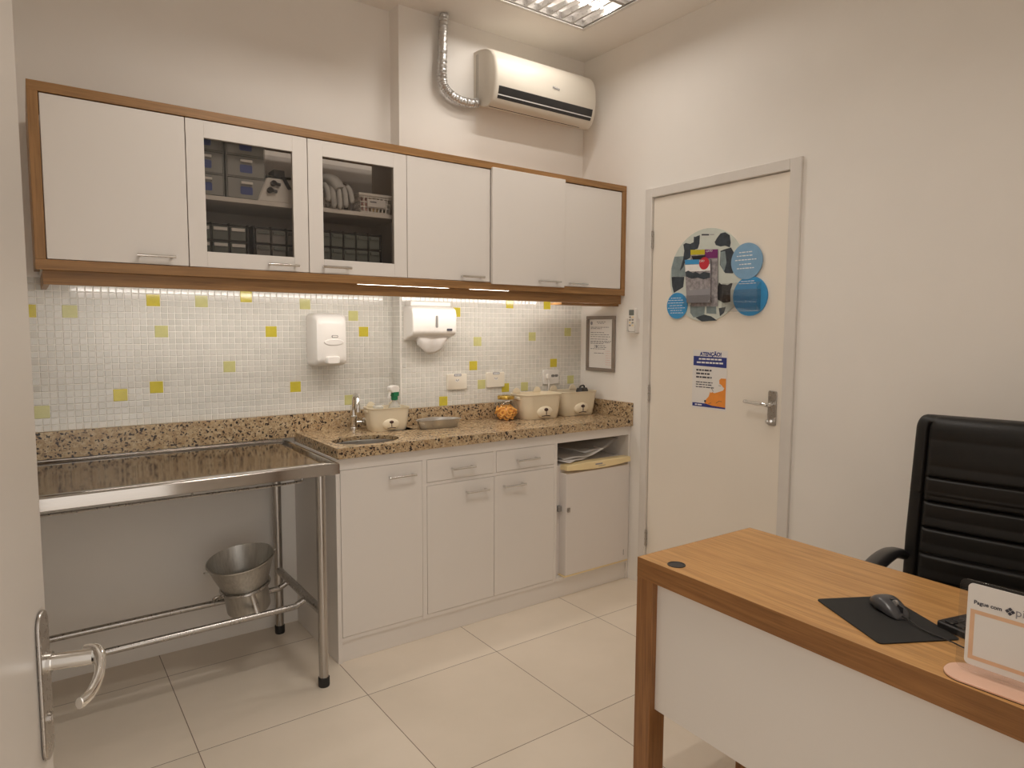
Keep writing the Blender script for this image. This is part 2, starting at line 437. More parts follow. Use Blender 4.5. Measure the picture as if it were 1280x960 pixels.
mosaic('trim_2', XC+.0, -.0005, 1.0055, 1.6, -P-.007, right_cols, 'white glass mosaic with yellow squares on the wall behind the bear bins')
# mosaic return on the side of the wall step
b = MB(); b.box(XC-.006, XC-.001, -P-.006, .007, 1.0055, 1.6, 0)
nz = round(.5945/PT)
for j in range(nz):
    for i in range(3):
        za = 1.0055+j*.5945/nz; ya = -P-.004+i*.0272
        b.box(XC-.008, XC-.006, ya+.001, ya+.026, za+.001, za+.5945/nz-.001, 1)
struct(b.build('trim_3', ['grout', 'tile'], None, smooth=0), 'narrow white mosaic return on the side of the wall step')

# ---- far door
d1 = thing('door_1', 'closed cream door with a round pet display and a poster on it', None, (0, (Y1+Y2)/2, 0), 0, None, 'structure')
b = MB(); b.box(.0, .035, Y2, Y1, .006, DZ)
b.build('door_leaf', 'doorw', d1, bevel=.002)
b = MB()
for (a0, a1, c0, c1) in ((Y1+.003, FY1, 0, FZ), (FY2, Y2-.003, 0, FZ), (Y2-.003, Y1+.003, DZ+.004, FZ)):
    b.box(-.014, .03, a0, a1, c0, c1)
b.build('door_frame', 'framew', d1, bevel=.003)
b = MB(); b.box(.034, .05, Y2-.003, Y1+.003, .0, DZ+.004); b.build('door_stop', 'gap', d1)
for z in (1.885, 1.07, .27):
    b = MB(); b.cyl((-.006, Y1+.001, z-.045), (-.006, Y1+.001, z+.045), .006, 12)
    for k in range(3): b.cyl((-.006, Y1+.001, z-.04+.032*k), (-.006, Y1+.001, z-.034+.032*k), .0075, 12)
    b.build('hinge', 'satin', d1)
hp = at(965, 508, 0, 0)
b = MB(); b.prism([(p[0], p[1]) for p in rrect(.042, .158, .008, 4, hp.y-.003, hp.z-.008)], 0, -.006, 0.0)
pl_ = b.build('lock_plate', 'satin', d1, bevel=.0015)
b = MB(); yy, zz = hp.y-.004, 1.078
b.tube(bez([(-.004, yy, zz), (-.03, yy, zz), (-.048, yy+.012, zz), (-.05, yy+.05, zz+.002), (-.05, yy+.118, zz+.008)], 6), [.010]*13+[.0095]*6+[.0085]*5+[.007], 12, flat=.8)
b.build('lever', 'chrome', pl_)
b = MB(); b.cyl((-.006, yy, zz-.075), (-.012, yy, zz-.075), .008, 14); b.box(-.034, -.010, yy-.0015, yy+.0015, zz-.080, zz-.070)
b.lathe([(.004, 0), (.011, .001), (.011, .003), (.004, .004)], (-.036, yy+.002, zz-.075), 14, 'y')
b.build('key', 'chrome', pl_)

# ---- near door (open, left edge of the picture)
dd = Vector((-.26, -.9656, 0)).normalized(); dn = Vector((-dd.y, dd.x, 0)); dn = dn if dn.x > 0 else -dn
L0 = CAM + _f*.868 + _r2*(.868*(41.5-640)/FPX) ; L0.z = 0
d2 = thing('door_2', 'open white door with lever handle at the left edge of the photo', None, (L0.x, L0.y, 0), 0, None, 'structure')
def dp(s, n, z): return Vector((0, 0, 0)) + dd*s + dn*n + Vector((0, 0, z))
def dbox(mb, s0, s1, n0, n1, z0, z1):
    p = [mb.v(dp(s, n, z)) for z in (z0, z1) for n in (n0, n1) for s in (s0, s1)]
    for q in ((0, 2, 3, 1), (4, 5, 7, 6), (0, 1, 5, 4), (2, 6, 7, 3), (0, 4, 6, 2), (1, 3, 7, 5)): mb.face([p[i] for i in q])
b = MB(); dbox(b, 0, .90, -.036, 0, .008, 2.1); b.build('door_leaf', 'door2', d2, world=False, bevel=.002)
zt, zb = 1.050, .850
b = MB(); pr = rrect(.040, zt-zb, .0195, 6, .029, (zt+zb)/2)
b.loft([[dp(s, 0, z) for s, z in pr], [dp(s, .0055, z) for s, z in pr]])
lp = b.build('lock_plate', 'satin', d2, world=False, bevel=.002)
zh = .980
b = MB()
b.tube([dp(.029, .004, zh), dp(.029, .012, zh)], .0135, 20)
b.tube([dp(.029, .010, zh), dp(.029, .058, zh)], .0105, 20)
b.build('handle_neck', 'chrome', lp, world=False)
b = MB()
path = bez([dp(.020, .046, zh+.003), dp(.026, .060, zh+.003), dp(.040, .068, zh-.002), dp(.062, .070, zh-.014), dp(.082, .064, zh-.026), dp(.096, .054, zh-.030)], 6)
n_ = len(path)
b.tube(path, [.0105+.0025*math.sin(PI*min(1, i/(n_*.5))) for i in range(n_)], 14, up=(0, 0, 1), flat=.62)
b.build('lever', 'chrome', lp, world=False, sub=1)
b = MB(); b.cyl(dp(.029, .005, .905), dp(.029, .009, .905), .0075, 16); dbox(b, .028, .030, .0088, .0096, .901, .909)
b.build('lock_cylinder', 'satin', lp, world=False)

# ================================================================== CEILING LIGHTS
def ceiling_light(x0, x1, y0, y1, label, power):
    t = thing('ceiling_light', label, 'ceiling light', ((x0+x1)/2, (y0+y1)/2, H), 0, 'recessed louvre ceiling lights')
    b = MB()   # trim ring
    e = .012
    for q in ((x0-e, x1+e, y0-e, y0+.008), (x0-e, x1+e, y1-.008, y1+e), (x0-e, x0+.008, y0, y1), (x1-.008, x1+e, y0, y1)):
        b.box(q[0], q[1], q[2], q[3], H-.004, H+.003)
    b.build('trim_ring', 'housing', t, bevel=.001)
    b = MB(); zt = H+.070; i = .006
    b.box(x0+i, x1-i, y0+i, y1-i, zt, zt+.004)
    for q in ((x0+.004, x0+i, y0, y1), (x1-i, x1-.004, y0, y1), (x0, x1, y0+.004, y0+i), (x0, x1, y1-i, y1-.004)): b.box(q[0], q[1], q[2], q[3], H+.002, zt+.004)
    b.build('housing', 'reflector', t)
    n = 2; w = (y1-y0-.02)/n
    # parabolic louvre: long side wings along x and short cross blades
    for k in range(n+1):
        y = y0+.01+k*w; b = MB()
        b.prism([(y-.010, H+.002), (y+.010, H+.002), (y+.003, H+.040), (y-.003, H+.040)], 0, x0+.01, x1-.01)
        b.build('louvre_wing', 'louvre', t)
    m_ = 8
    for k in range(m_+1):
        x = x0+.012+k*(x1-x0-.024)/m_; b = MB()
        for q in range(n):
            ya, yb = y0+.01+q*w, y0+.01+(q+1)*w
            rr = [[(x-.005, ya+.009, H+.003), (x+.005, ya+.009, H+.003), (x+.0015, ya+.004, H+.038), (x-.0015, ya+.004, H+.038)],
                  [(x-.005, (ya+yb)/2, H+.003), (x+.005, (ya+yb)/2, H+.003), (x+.0015, (ya+yb)/2, H+.026), (x-.0015, (ya+yb)/2, H+.026)],
                  [(x-.005, yb-.009, H+.003), (x+.005, yb-.009, H+.003), (x+.0015, yb-.004, H+.038), (x-.0015, yb-.004, H+.038)]]
            b.loft(rr)
        b.build('louvre_blade', 'louvre', t)
    for k in range(n):
        y = y0+.01+(k+.5)*w
        b = MB(); b.tube([(x0+.02, y, H+.050), (x1-.02, y, H+.050)], .013, 14); b.build('lamp_tube', 'tube', t)
        for sg in (-1, 1):
            ld = bpy.data.lights.new('tube_light', 'AREA'); ld.shape = 'RECTANGLE'; ld.size = x1-x0-.06; ld.size_y = .022
            ld.energy = power; ld.color = LCOL
            lo = bpy.data.objects.new('tube_light', ld); COL.objects.link(lo); lo.parent = t
            lo.location = (0, y-(y0+y1)/2+sg*.010, .033); lo.rotation_euler = (R(46*sg), 0, 0)
    return t
LCOL = (1, .925, .84)
ceiling_light(*LIGHTS[0], 'square recessed louvre ceiling light in front of the air conditioner', 2.9)
ceiling_light(*LIGHTS[1], 'square recessed louvre ceiling light over the middle of the room', 6.9)

# ================================================================== UPPER CABINET
YU = -.441
uc = thing('wall_cabinet', 'long white wall cabinet edged in oak above the mosaic', 'cabinet', (-1.34, 0, 1.6))
UL, UR, UB, UT = -2.683, -.0015, 1.598, 2.196
b = MB()
b.box(UL, UR, YU, YU+.02, 2.164, UT, 0); b.box(UL, UR, YU, YU+.02, UB, 1.632, 0)
b.box(UL, UR, YU+.02, WB-.001 if False else -P-.009, UT-.018, UT, 0)
ofr = b.build('oak_frame', ['oakx'], uc, bevel=.001); ofr['label'] = 'oak edge band framing the cabinet'
b = MB()
b.box(UL, UL+.030, YU-.0002, YU+.02, 1.632, 2.164); b.box(UL, UL+.018, YU+.02, -.001, UB+.02, UT-.018)
b.build('oak_stile', 'oakz', uc, bevel=.001)
bx('oak_stile', 'oakz', uc, UR-.030, UR, YU-.0002, YU+.02, 1.632, 2.164, .001)
b = MB(); yb0 = YU+.02
b.box(UL+.018, UR, yb0, .010, UB+.004, UB+.022)                              # bottom board
b.box(UL+.018, XC-.01, -.004, .010, UB+.022, UT-.018); b.box(XC-.01, UR, -P-.02, -P-.008, UB+.022, UT-.018)   # back
b.box(UR-.018, UR, yb0, -P-.02, UB+.022, UT-.018)
for x in (-2.224, -1.344, -.903): b.box(x-.009, x+.009, yb0+.02, -P-.02, UB+.022, UT-.018)
b.build('carcass', 'lam_in', uc)
SH = at(257, 244.5, 1, -.36).z
b = MB(); b.box(-2.215, -1.353, -.385, -P-.021, SH-.017, SH); b.build('shelf', 'lam', uc, bevel=.001)
def cab_door(x0, x1, z0, z1, hx0, hx1, hz, y=YU+.004, glass=None):
    b = MB()
    if glass:
        g0, g1, g2, g3 = glass
        for q in ((x0, g0, z0, z1), (g1, x1, z0, z1), (g0, g1, z0, g2), (g0, g1, g3, z1)): b.box(q[0], q[1], y, y+.018, q[2], q[3])
        bmesh.ops.remove_doubles(b.bm, verts=b.bm.verts, dist=1e-5)
        d = b.build('door', 'lam', uc, bevel=.0012)
        d['label'] = 'glazed door with a smoked glass pane'
        bx('glass_pane', 'pane', d, g0, g1, y+.007, y+.011, g2, g3, 0)
    else:
        b.box(x0, x1, y, y+.018, z0, z1); d = b.build('door', 'lam', uc, bevel=.0015)
    bar_handle(d, hx0, hx1, y, hz)
    return d
cab_door(-2.651, -2.2255, 1.634, 2.161, -2.388, -2.278, 1.662)
cab_door(-2.2225, -1.7825, 1.634, 2.161, -1.943, -1.835, 1.657, glass=(-2.162, -1.841, 1.691, 2.100))
cab_door(-1.7795, -1.345, 1.634, 2.161, -1.727, -1.618, 1.659, glass=(-1.720, -1.406, 1.691, 2.100))
cab_door(-1.342, -.9045, 1.634, 2.161, -1.069, -.958, 1.654)
cab_door(-.9015, -.452, 1.625, 2.171, -.622, -.501, 1.652, y=YU-.012)
cab_door(-.449, -.034, 1.634, 2.160, -.410, -.303, 1.649)
# valance hiding the strip light
b = MB()
b.prism([(-2.664, 1.552), (UR, 1.552), (UR, 1.6015), (-.74, 1.6015), (-.78, 1.5972), (-1.00, 1.5972), (-1.03, 1.6015), (-1.10, 1.6015), (-1.12, 1.5972), (-1.56, 1.5972), (-1.60, 1.6015), (-2.664, 1.6015)], 1, -.412, -.394); b.box(-2.664, -2.646, -.394, .006, 1.552, 1.5965)
b.build('valance', 'oakx', uc, bevel=.001)
b = MB(); b.box(-.42, UR, -.394, -.30, 1.540, 1.552); b.build('valance_block', 'oakx', uc, bevel=.001)
t = thing('under_cabinet_light', 'long strip light behind the oak valance under the wall cabinet', 'light', (-1.35, -.36, 1.58))
b = MB(); b.box(-2.55, -.12, -.372, -.345, 1.578, 1.6015); b.build('light_body', 'plastic', t, bevel=.002)
b = MB(); b.box(-2.54, -.13, -.380, -.3725, 1.5745, 1.600); b.box(-2.54, -.13, -.3725, -.350, 1.5745, 1.5778); b.build('diffuser', 'tube', t)
for k in range(3):
    ld = bpy.data.lights.new('strip_light', 'AREA'); ld.shape = 'RECTANGLE'; ld.size = .80; ld.size_y = .02; ld.energy = 0.9; ld.color = (1, .955, .91)
    lo = bpy.data.objects.new('strip_light', ld); COL.objects.link(lo); lo.parent = t
    lo.location = (-.80+.80*k, -.0+.015, -.012); lo.rotation_euler = (R(48), 0, 0)

# ================================================================== LOWER CABINET AND WORKTOP
YL = -.505
lc = thing('base_cabinet', 'white base cabinet with doors and drawers under the granite worktop', 'cabinet', (-.857, -.25, 0))
CL, CR = -1.713, -.002
b = MB()
b.box(CL, CL+.018, YL, .018, .0, .876)             # left side
b.box(CR-.014, CR, YL, -P-.001, 0, .876)           # right side
b.box(CL+.018, CR-.014, YL, YL+.018, .826, .876)   # top rail
b.box(-1.312, -1.290, YL, YL+.018, .095, .826)
b.box(-.5475, -.530, YL, -.10, .095, .826)
b.box(-1.290, -.5475, YL+.001, YL+.018, .706, .721); b.box(-.931, -.911, YL+.001, YL+.018, .721, .826)
b.box(CL+.018, CR-.014, YL+.002, -.10, .092, .110) # bottom
b.box(-.530, CR-.014, -.10, -.085, .110, .876)
b.build('carcass', 'lam', lc, bevel=.001)
bx('plinth', 'lam', lc, CL+.018, CR-.014, YL+.010, YL+.028, 0, .093)
bx('dark_interior', 'gap', lc, CL+.02, -.5485, YL+.0185, YL+.024, .112, .825, 0)
def low_door(x0, x1, z0, z1, hx0, hx1, hz, name='door'):
    d = bx(name, 'lam', lc, x0, x1, YL-.001, YL+.017, z0, z1, .0012)
    bar_handle(d, hx0, hx1, YL-.001, hz); return d
low_door(CL+.0195, -1.3135, .112, .8245, -1.476, -1.360, .771)
low_door(-1.2885, -.9245, .112, .7045, -1.086, -.974, .652)
low_door(-.9215, -.549, .112, .7045, -.872, -.755, .650)
low_door(-1.2885, -.9325, .7225, .8245, -1.164, -1.051, .772, 'drawer')
low_door(-.9095, -.549, .7225, .8245, -.791, -.670, .769, 'drawer')

wt = thing('granite_worktop', 'speckled beige granite worktop with low splashbacks', 'worktop', (-.857, -.25, .877))
SC = at(457, 550, 2, .921); SR = (.150, .112)
SC = Vector((-1.520, -.372, .921))
b = MB()
W0, W1, D0, D1 = -1.7104, -.0015, -.524, .0
# slab with an oval cut-out: bridge ring to rectangle
n = 64; outer = []; inner = []
for k in range(n):
    a = 2*PI*k/n; inner.append((SC.x+SR[0]*math.cos(a), SC.y+SR[1]*math.sin(a)))
sq = (SC.x+.181, -.524+.002)
X0, X1, Ya, Yb = W0, SC.x+.19, D0, SC.y+.15
for k in range(n):
    a = 2*PI*k/n; dx, dy = math.cos(a), math.sin(a)
    tx = ((X1-SC.x)/dx if dx > 0 else (X0-SC.x)/dx) if abs(dx) > 1e-6 else 1e9
    ty = ((Yb-SC.y)/dy if dy > 0 else (Ya-SC.y)/dy) if abs(dy) > 1e-6 else 1e9
    tt = min(tx, ty); outer.append((SC.x+dx*tt, SC.y+dy*tt))
for c in ((X0, Ya), (X1, Ya), (X1, Yb), (X0, Yb)):
    k = min(range(n), key=lambda i: (outer[i][0]-c[0])**2+(outer[i][1]-c[1])**2); outer[k] = c
for zz, flip in ((.921, 0), (.877, 1)):
    o_ = [b.v((x, y, zz)) for x, y in outer]; i_ = [b.v((x, y, .903 if flip else zz)) for x, y in inner]
    for k in range(n): b.face([o_[k], o_[(k+1) % n], i_[(k+1) % n], i_[k]])
for lst in (outer, inner):
    a_ = [b.v((x, y, .921)) for x, y in lst]; c_ = [b.v((x, y, .877 if lst is outer else .903)) for x, y in lst]
    for k in range(n): b.face([a_[k], a_[(k+1) % n], c_[(k+1) % n], c_[k]])
b.box(X1, W1, D0, -P-.001, .877, .921); b.box(W0, XC-.002, Yb, .018, .877, .921); b.box(XC-.002, X1, Yb, -P-.001, .877, .921)
bmesh.ops.remove_doubles(b.bm, verts=b.bm.verts, dist=1e-5)
b.build('slab', 'granite', wt, smooth=30)
b = MB()
b.box(XL+.002, XC-.022, -.002, .019, .899, 1.005); b.box(XC-.022, -.022, -P-.020, -P-.001, .9215, 1.005); b.box(XC-.022, XC-.002, -P-.001, .018, .9215, 1.005)
b.build('back_splash', 'granite', wt, bevel=.0008)
bx('side_splash', 'granite', wt, -.022, W1, -.524, -P-.001, .9215, 1.005, .0008)
# undermount sink
t = thing('sink', 'oval stainless steel sink set under the worktop cut-out', 'sink', (SC.x, SC.y, .73))
b = MB(); prof = [(1.012, .9025), (.985, .900), (.975, .87), (.95, .80), (.86, .755), (.6, .738), (.14, .732)]
b.loft([[(SC.x+SR[0]*s*math.cos(2*PI*k/48), SC.y+SR[1]*s*math.sin(2*PI*k/48), z) for k in range(48)] for s, z in prof], False, True)
b.build('basin', 'dish', t, solid=.0015)
b = MB(); b.lathe([(.024, .733), (.026, .737), (.02, .738), (.008, .736)], (SC.x, SC.y, 0), 24); b.build('drain', 'chrome', t)
# tap
t = thing('tap', 'chrome gooseneck tap beside the sink', 'tap', (-1.44, -.047, .921))
b = MB(); fx, fy = -1.440, -.047
b.lathe([(.022, .921), (.022, .927), (.015, .932), (.015, .972), (.0165, .974), (.0165, .984), (.011, .988)], (fx, fy, 0), 24); b.build('tap_base', 'chrome', t)
b = MB()
b.tube(bez([(fx, fy, .985), (fx, fy, 1.03), (fx-.004, fy-.015, 1.072), (fx-.01, fy-.045, 1.092), (fx-.016, fy-.08, 1.082), (fx-.02, fy-.10, 1.05), (fx-.021, fy-.102, 1.03)], 6), .0095, 14)
b.tube([(fx-.021, fy-.102, 1.034), (fx-.021, fy-.102, 1.016)], .0115, 14); b.build('spout', 'chrome', t)
b = MB(); b.tube([(fx+.012, fy-.004, .955), (fx+.034, fy-.012, .955)], .007, 12)
b.lathe([(.010, 0), (.017, .002), (.019, .012), (.017, .022), (.008, .025)], (0, 0, 0), 8, 'x')
for v in b.bm.verts[-5*8:] if False else []: pass
b.build('tap_stem', 'chrome', t)
# move of the lathe part handled by a separate knob mesh
for o in list(t.children):
    if o.name.startswith('tap_stem'): bpy.data.objects.remove(o)
b = MB(); b.tube([(fx+.012, fy-.004, .955), (fx+.036, fy-.012, .955)], .007, 12); b.build('tap_stem', 'chrome', t)
b = MB(); b.lathe([(.010, 0), (.019, .003), (.021, .012), (.019, .021), (.009, .025)], (fx+.034, fy-.012, .955), 10, 'x'); b.build('knob', 'chrome', t, bevel=.001)

# ================================================================== THINGS ON THE WORKTOP
def bear_bin(name, label, x, y, w, d, h, rz, group):
    t = thing(name, label, 'storage bin', (x, y, .921), rz, group)
    b = MB(); rr = min(w, d)*.26
    def ring(s, z): return [(px, py, z) for px, py in rrect(w*s, d*s, rr*s, 7)]
    b.loft([ring(.80, 0), ring(.84, .006), ring(.90, h*.4), ring(.965, h*.95), ring(.99, h*.955), ring(1.0, h*.965), ring(1.0, h), ring(.965, h), ring(.945, h*.94), ring(.88, h*.4), ring(.81, .012), ring(.78, .008)], True, True)
    b.build('bin_body', 'cream', t, world=False)
    for sx in (-1, 1):
        b = MB(); r = h*.19
        pr = [(sx*w*.27+r*math.cos(a), h*.97+r*1.15*math.sin(a)) for a in [PI*k/14 for k in range(15)]]
        b.prism(pr, 1, d*.455, d*.485); b.build('ear', 'cream', t, world=False, bevel=.0015)
    for sx in (-1, 1):
        b = MB(); b.box(sx*w*.49-.004, sx*w*.49+.004, -d*.16, d*.16, h*.78, h*.90); b.build('handle_lug', 'cream', t, world=False, bevel=.003)
    b = MB(); sy = -d*.435
    b.ball((0, sy, h*.29), w*.205, d*.10, h*.25, 24, 14); sn = b.build('snout', 'cream', t, world=False)
    b = MB(); b.ball((0, sy-d*.088, h*.40), w*.052, d*.03, h*.066, 16, 10)
    b.tube([(0, sy-d*.094, h*.36), (0, sy-d*.102, h*.20)], w*.009, 8)
    b.tube([(x_*w*.10, sy-d*(.100-.022*abs(x_)), h*(.17-.03*abs(x_))) for x_ in (-1, -.66, -.33, 0, .33, .66, 1)], w*.008, 8)
    b.build('nose_and_mouth', 'bearnose', sn, world=False)
    return t
GB = 'cream bear-face bins on the worktop'
p1 = at(487, 541, 2, .921)
bb1 = bear_bin('storage_bin', 'small cream bear-face bin beside the tap holding a spray bottle', -1.318, -.155, .210, .128, .112, R(-4), GB)
bb2 = bear_bin('storage_bin', 'cream bear-face bin next to the biscuit jar', -.447, -.215, .262, .185, .137, R(-2), GB)
bb3 = bear_bin('storage_bin', 'cream bear-face bin nearest the door with a black item in it', -.168, -.200, .262, .185, .137, R(-2), GB)
# spray bottle in first bin
t = thing('spray_bottle', 'clear spray bottle with green and white trigger in small bin', 'spray bottle', (-1.272, -.150, .932), R(15))
b = MB(); b.lathe([(.030, 0), (.032, .004), (.032, .085), (.026, .105), (.013, .122), (.012, .135)], (0, 0, 0), 24); b.build('bottle', 'frost', t, world=False)
b = MB(); b.lathe([(.014, .130), (.0165, .132), (.0165, .152), (.013, .154)], (0, 0, 0), 20); b.box(-.017, .017, -.015, .017, .150, .170); b.build('collar', 'green', t, world=False, bevel=.003)
b = MB(); b.prism([(.018, .168), (-.022, .168), (-.034, .180), (-.034, .196), (-.010, .204), (.016, .200), (.022, .186)], 1, -.014, .016)
b.build('spray_head', 'plastic', t, world=False, bevel=.003)
b = MB(); b.prism([(-.022, .176), (-.028, .176), (-.040, .140), (-.035, .138)], 1, -.006, .008); b.build('trigger', 'plastic', t, world=False, bevel=.002)
t = thing('small_jar', 'small clear jar with rounded lid in the bin by the tap', 'jar', (-1.366, -.165, .932))
b = MB(); b.lathe([(.024, 0), (.026, .004), (.026, .080), (.022, .088)], (0, 0, 0), 24); b.build('jar_body', 'clear', t, world=False)
b = MB(); b.lathe([(.025, .086), (.026, .090), (.026, .106), (.020, .113), (.008, .115)], (0, 0, 0), 24); b.build('lid', 'frost', t, world=False)
t = thing('black_case', 'small black case poking out of the bin nearest the door', 'case', (-.085, -.190, .950), R(20))
b = MB(); b.loft([[(px, py, z) for px, py in rrect(.080*s, .05*s, .016, 5)] for s, z in ((.9, 0), (1, .01), (1, .105), (.86, .118))]); b.build('case_body', 'black', t, world=False, bevel=.002)
b = MB(); b.tube(bez([(-.028, 0, .114), (-.02, 0, .128), (.02, 0, .130), (.03, 0, .112)], 5), .005, 10); b.build('case_handle', 'black', t, world=False)
# kidney dish
kp = at(545, 534, 2, .921)
t = thing('kidney_dish', 'stainless steel kidney dish on the granite worktop', 'dish', (-1.082, -.245, .921), R(-6))
def kidney(s, z, off=0):
    pts = []
    for k in range(48):
        a = 2*PI*k/48; x = .118*s*math.cos(a); y = .055*s*math.sin(a)
        y += -.030*(1-(x/.118)**2)*-1 - .012
        pts.append((x, y, z))
    return pts
b = MB(); b.loft([kidney(.80, .0), kidney(.84, .004), kidney(.97, .040), kidney(1.03, .043), kidney(1.03, .0445), kidney(.955, .042), kidney(.82, .006), kidney(.78, .0035)])
b.build('dish_body', 'dish', t, world=False)
# biscuit jar
jx, jy = -.633, -.190
t = thing('biscuit_jar', 'round glass jar of orange biscuits with gold lid on the worktop', 'jar', (jx, jy, .921))
b = MB(); b.lathe([(.036, .001), (.048, .004), (.064, .028), (.070, .055), (.066, .082), (.052, .104), (.042, .112), (.042, .122)], (0, 0, 0), 36, cap0=True, cap1=False)
b.build('glass_body', 'clear', t, world=False)
b = MB(); b.lathe([(.045, .113), (.046, .115), (.046, .128), (.044, .131), (.02, .132)], (0, 0, 0), 32); b.build('lid', 'gold', t, world=False)
bis = None; r3 = random.Random(11); cnt = 0
for lay, (zz, rad, nn) in enumerate(((.016, .030, 6), (.030, .044, 8), (.044, .050, 9), (.058, .048, 8), (.068, .030, 6))):
    for k in range(nn):
        a = 2*PI*k/nn + lay*.5; rr_ = rad*(1 if k % 3 else .85)
        if bis is None:
            b = MB(); b.tube([(.0125*math.cos(2*PI*q/14), .0125*math.sin(2*PI*q/14), 0) for q in range(15)], .0052, 8)
            bis = b.build('biscuit', 'biscuit'); o = bis
            tag(o, 'small orange ring biscuit piled inside the glass jar', 'biscuit', 'biscuits in the glass jar')
        else: o = bis.copy(); COL.objects.link(o)
        o.location = (jx+rr_*math.cos(a), jy+rr_*math.sin(a), .921+zz); o.rotation_euler = (r3.uniform(.5, 1.4), r3.uniform(-.5, .5), a+PI/2)

# ---- things on the mosaic
sp = [at(392, 392, 1, -.09), at(434, 457, 1, -.09)]
t = thing('soap_dispenser', 'white wall soap dispenser on the mosaic above the tap', 'soap dispenser', (-1.565, .012, 1.235))
b = MB(); sx0, sx1 = -1.645, -1.487
def sd(s, y): return [(px, y, pz) for px, pz in rrect((sx1-sx0)*s[0], s[1]-s[2], .022, 6, (sx0+sx1)/2, (s[1]+s[2])/2)]
b.loft([sd((1.0, 1.478, 1.232), .010), sd((1.0, 1.480, 1.232), -.05), sd((.97, 1.475, 1.236), -.082), sd((.88, 1.455, 1.25), -.102), sd((.66, 1.43, 1.27), -.108)])
b.build('dispenser_cover', 'plastic', t)
b = MB(); b.prism([(px, pz) for px, pz in ell(-1.557, 1.345, .048, .016, 32)], 1, -.112, -.104); b.build('cover_ridge', 'plastic', t, bevel=.004)
b = MB(); b.prism(rrect(.030, .012, .005, 4, -1.553, 1.372), 1, -.1105, -.106); lo_ = b.build('logo_plate', 'grey', t)
b = MB(); b.prism(rrect(.024, .007, .003, 4, -1.553, 1.372), 1, -.1115, -.110); b.build('logo_panel', 'plastic', lo_)
b = MB(); b.loft([[(px, y, pz) for px, pz in rrect(.066*s, .036*s, .010, 5, -1.566, 1.262)] for y, s in ((-.080, 1), (-.118, 1), (-.126, .85))]); b.build('push_bar', 'plastic', t, bevel=.002)
t = thing('paper_towel_dispenser', 'white folded paper towel dispenser under the cabinet valance', 'towel dispenser', (-1.06, -P-.007, 1.38))
tx0, tx1 = -1.190, -.941; yb_ = -P-.008
b = MB()
pr = [(yb_, 1.522), (-.150, 1.522), (-.184, 1.508), (-.192, 1.48), (-.192, 1.395), (-.18, 1.378), (-.14, 1.366), (yb_, 1.346)]
b.prism(pr, 0, tx0, tx1); b.build('dispenser_case', 'plastic', t, bevel=.008, seg=3)
bx('dispenser_cap', 'plastic', t, tx0+.01, tx1-.01, -.15, yb_, 1.5225, 1.546, .004)
b = MB(); b.prism(rrect(.012, .060, .005, 4, -1.058, 1.445), 1, -.1945, -.1905); b.build('level_window', 'grey', t)
b = MB(); b.prism(rrect(.030, .011, .002, 3, -.985, 1.405), 1, -.1945, -.1905); b.build('maker_label', 'ink', t)
b = MB()
def tw(u, v):
    x = tx0+.035+u*(tx1-tx0-.065); wv = math.sin(u*PI)
    return (x+.03*v*(.5-u), -.165+.03*v*v-.012*math.sin(3*PI*u)*v, 1.385-v*(.056+.048*wv))
b.grid(tw, 14, 8); b.grid(lambda u, v: (tx0+.035+u*(tx1-tx0-.065)+.03*v*(.5-u), -.130-.02*(1-v), 1.385-v*(.045+.045*math.sin(u*PI))), 10, 6)
o = b.build('paper_towel', 'paper', t, solid=.001)
def outlet(label, x0, x1, kind):
    t = thing('outlet_plate' if kind else 'power_outlet', label, 'outlet', ((x0+x1)/2, -P-.007, 1.131), 0, 'outlets on the mosaic')
    yb = -P-.008
    b = MB(); b.loft([[(px, y, pz) for px, pz in rrect((x1-x0)*s, .083*s, .007, 5, (x0+x1)/2, 1.131)] for y, s in ((yb, 1), (yb-.007, 1), (yb-.010, .95))])
    b.build('cover_plate', 'ivory' if kind else 'plastic', t)
    cx = (x0+x1)/2 if kind else (x0+x1)/2+.012
    def sock(cx, cz):
        b = MB(); b.prism(rrect(.026, .016, .007, 5, cx, cz), 1, yb-.0106, yb-.0095); s_ = b.build('socket', 'grey' if not kind else 'plastic', t)
        b = MB()
        for q in (-.007, 0, .007): b.prism(ell(cx+q, cz+(.002 if q else -.002), .0022, .0022, 10), 1, yb-.0112, yb-.0104)
        b.build('socket_hole', 'gap', s_)
    sock(cx, 1.138)
    if kind:
        b = MB(); b.prism(rrect(.044, .013, .002, 3, cx+.002, 1.166), 1, yb-.0108, yb-.0095); lb = b.build('label_strip', 'inkgrey', t)
        b = MB()
        for q in range(5): b.box(cx-.014+q*.007, cx-.010+q*.007, yb-.0114, yb-.0106, 1.162, 1.169)
        b.build('label_text', 'whiteink', lb)
    else: sock(cx+.026, 1.138)
    return t
outlet('ivory outlet with a grey label strip, between the dish and the towel dispenser', -.940, -.818, 1)
outlet('ivory outlet with a grey label strip, above the biscuit jar', -.691, -.572, 1)
o3 = outlet('white double outlet with a cord above the middle bear bin', -.297, -.181, 0)
t = thing('plug_cord', 'white plug and cord hanging from the outlet above the bear bins', 'cord', (-.26, -P-.02, 1.13))
b = MB(); b.prism(rrect(.022, .030, .006, 4, -.268, 1.136), 1, -P-.034, -P-.018); b.build('plug', 'plastic', t, bevel=.002)
b = MB(); b.tube(bez([(-.268, -P-.028, 1.122), (-.270, -P-.034, 1.09), (-.274, -P-.032, 1.03), (-.274, -P-.030, .98), (-.272, -P-.029, .9245)], 6), .003, 8); b.build('cord', 'plastic', t)

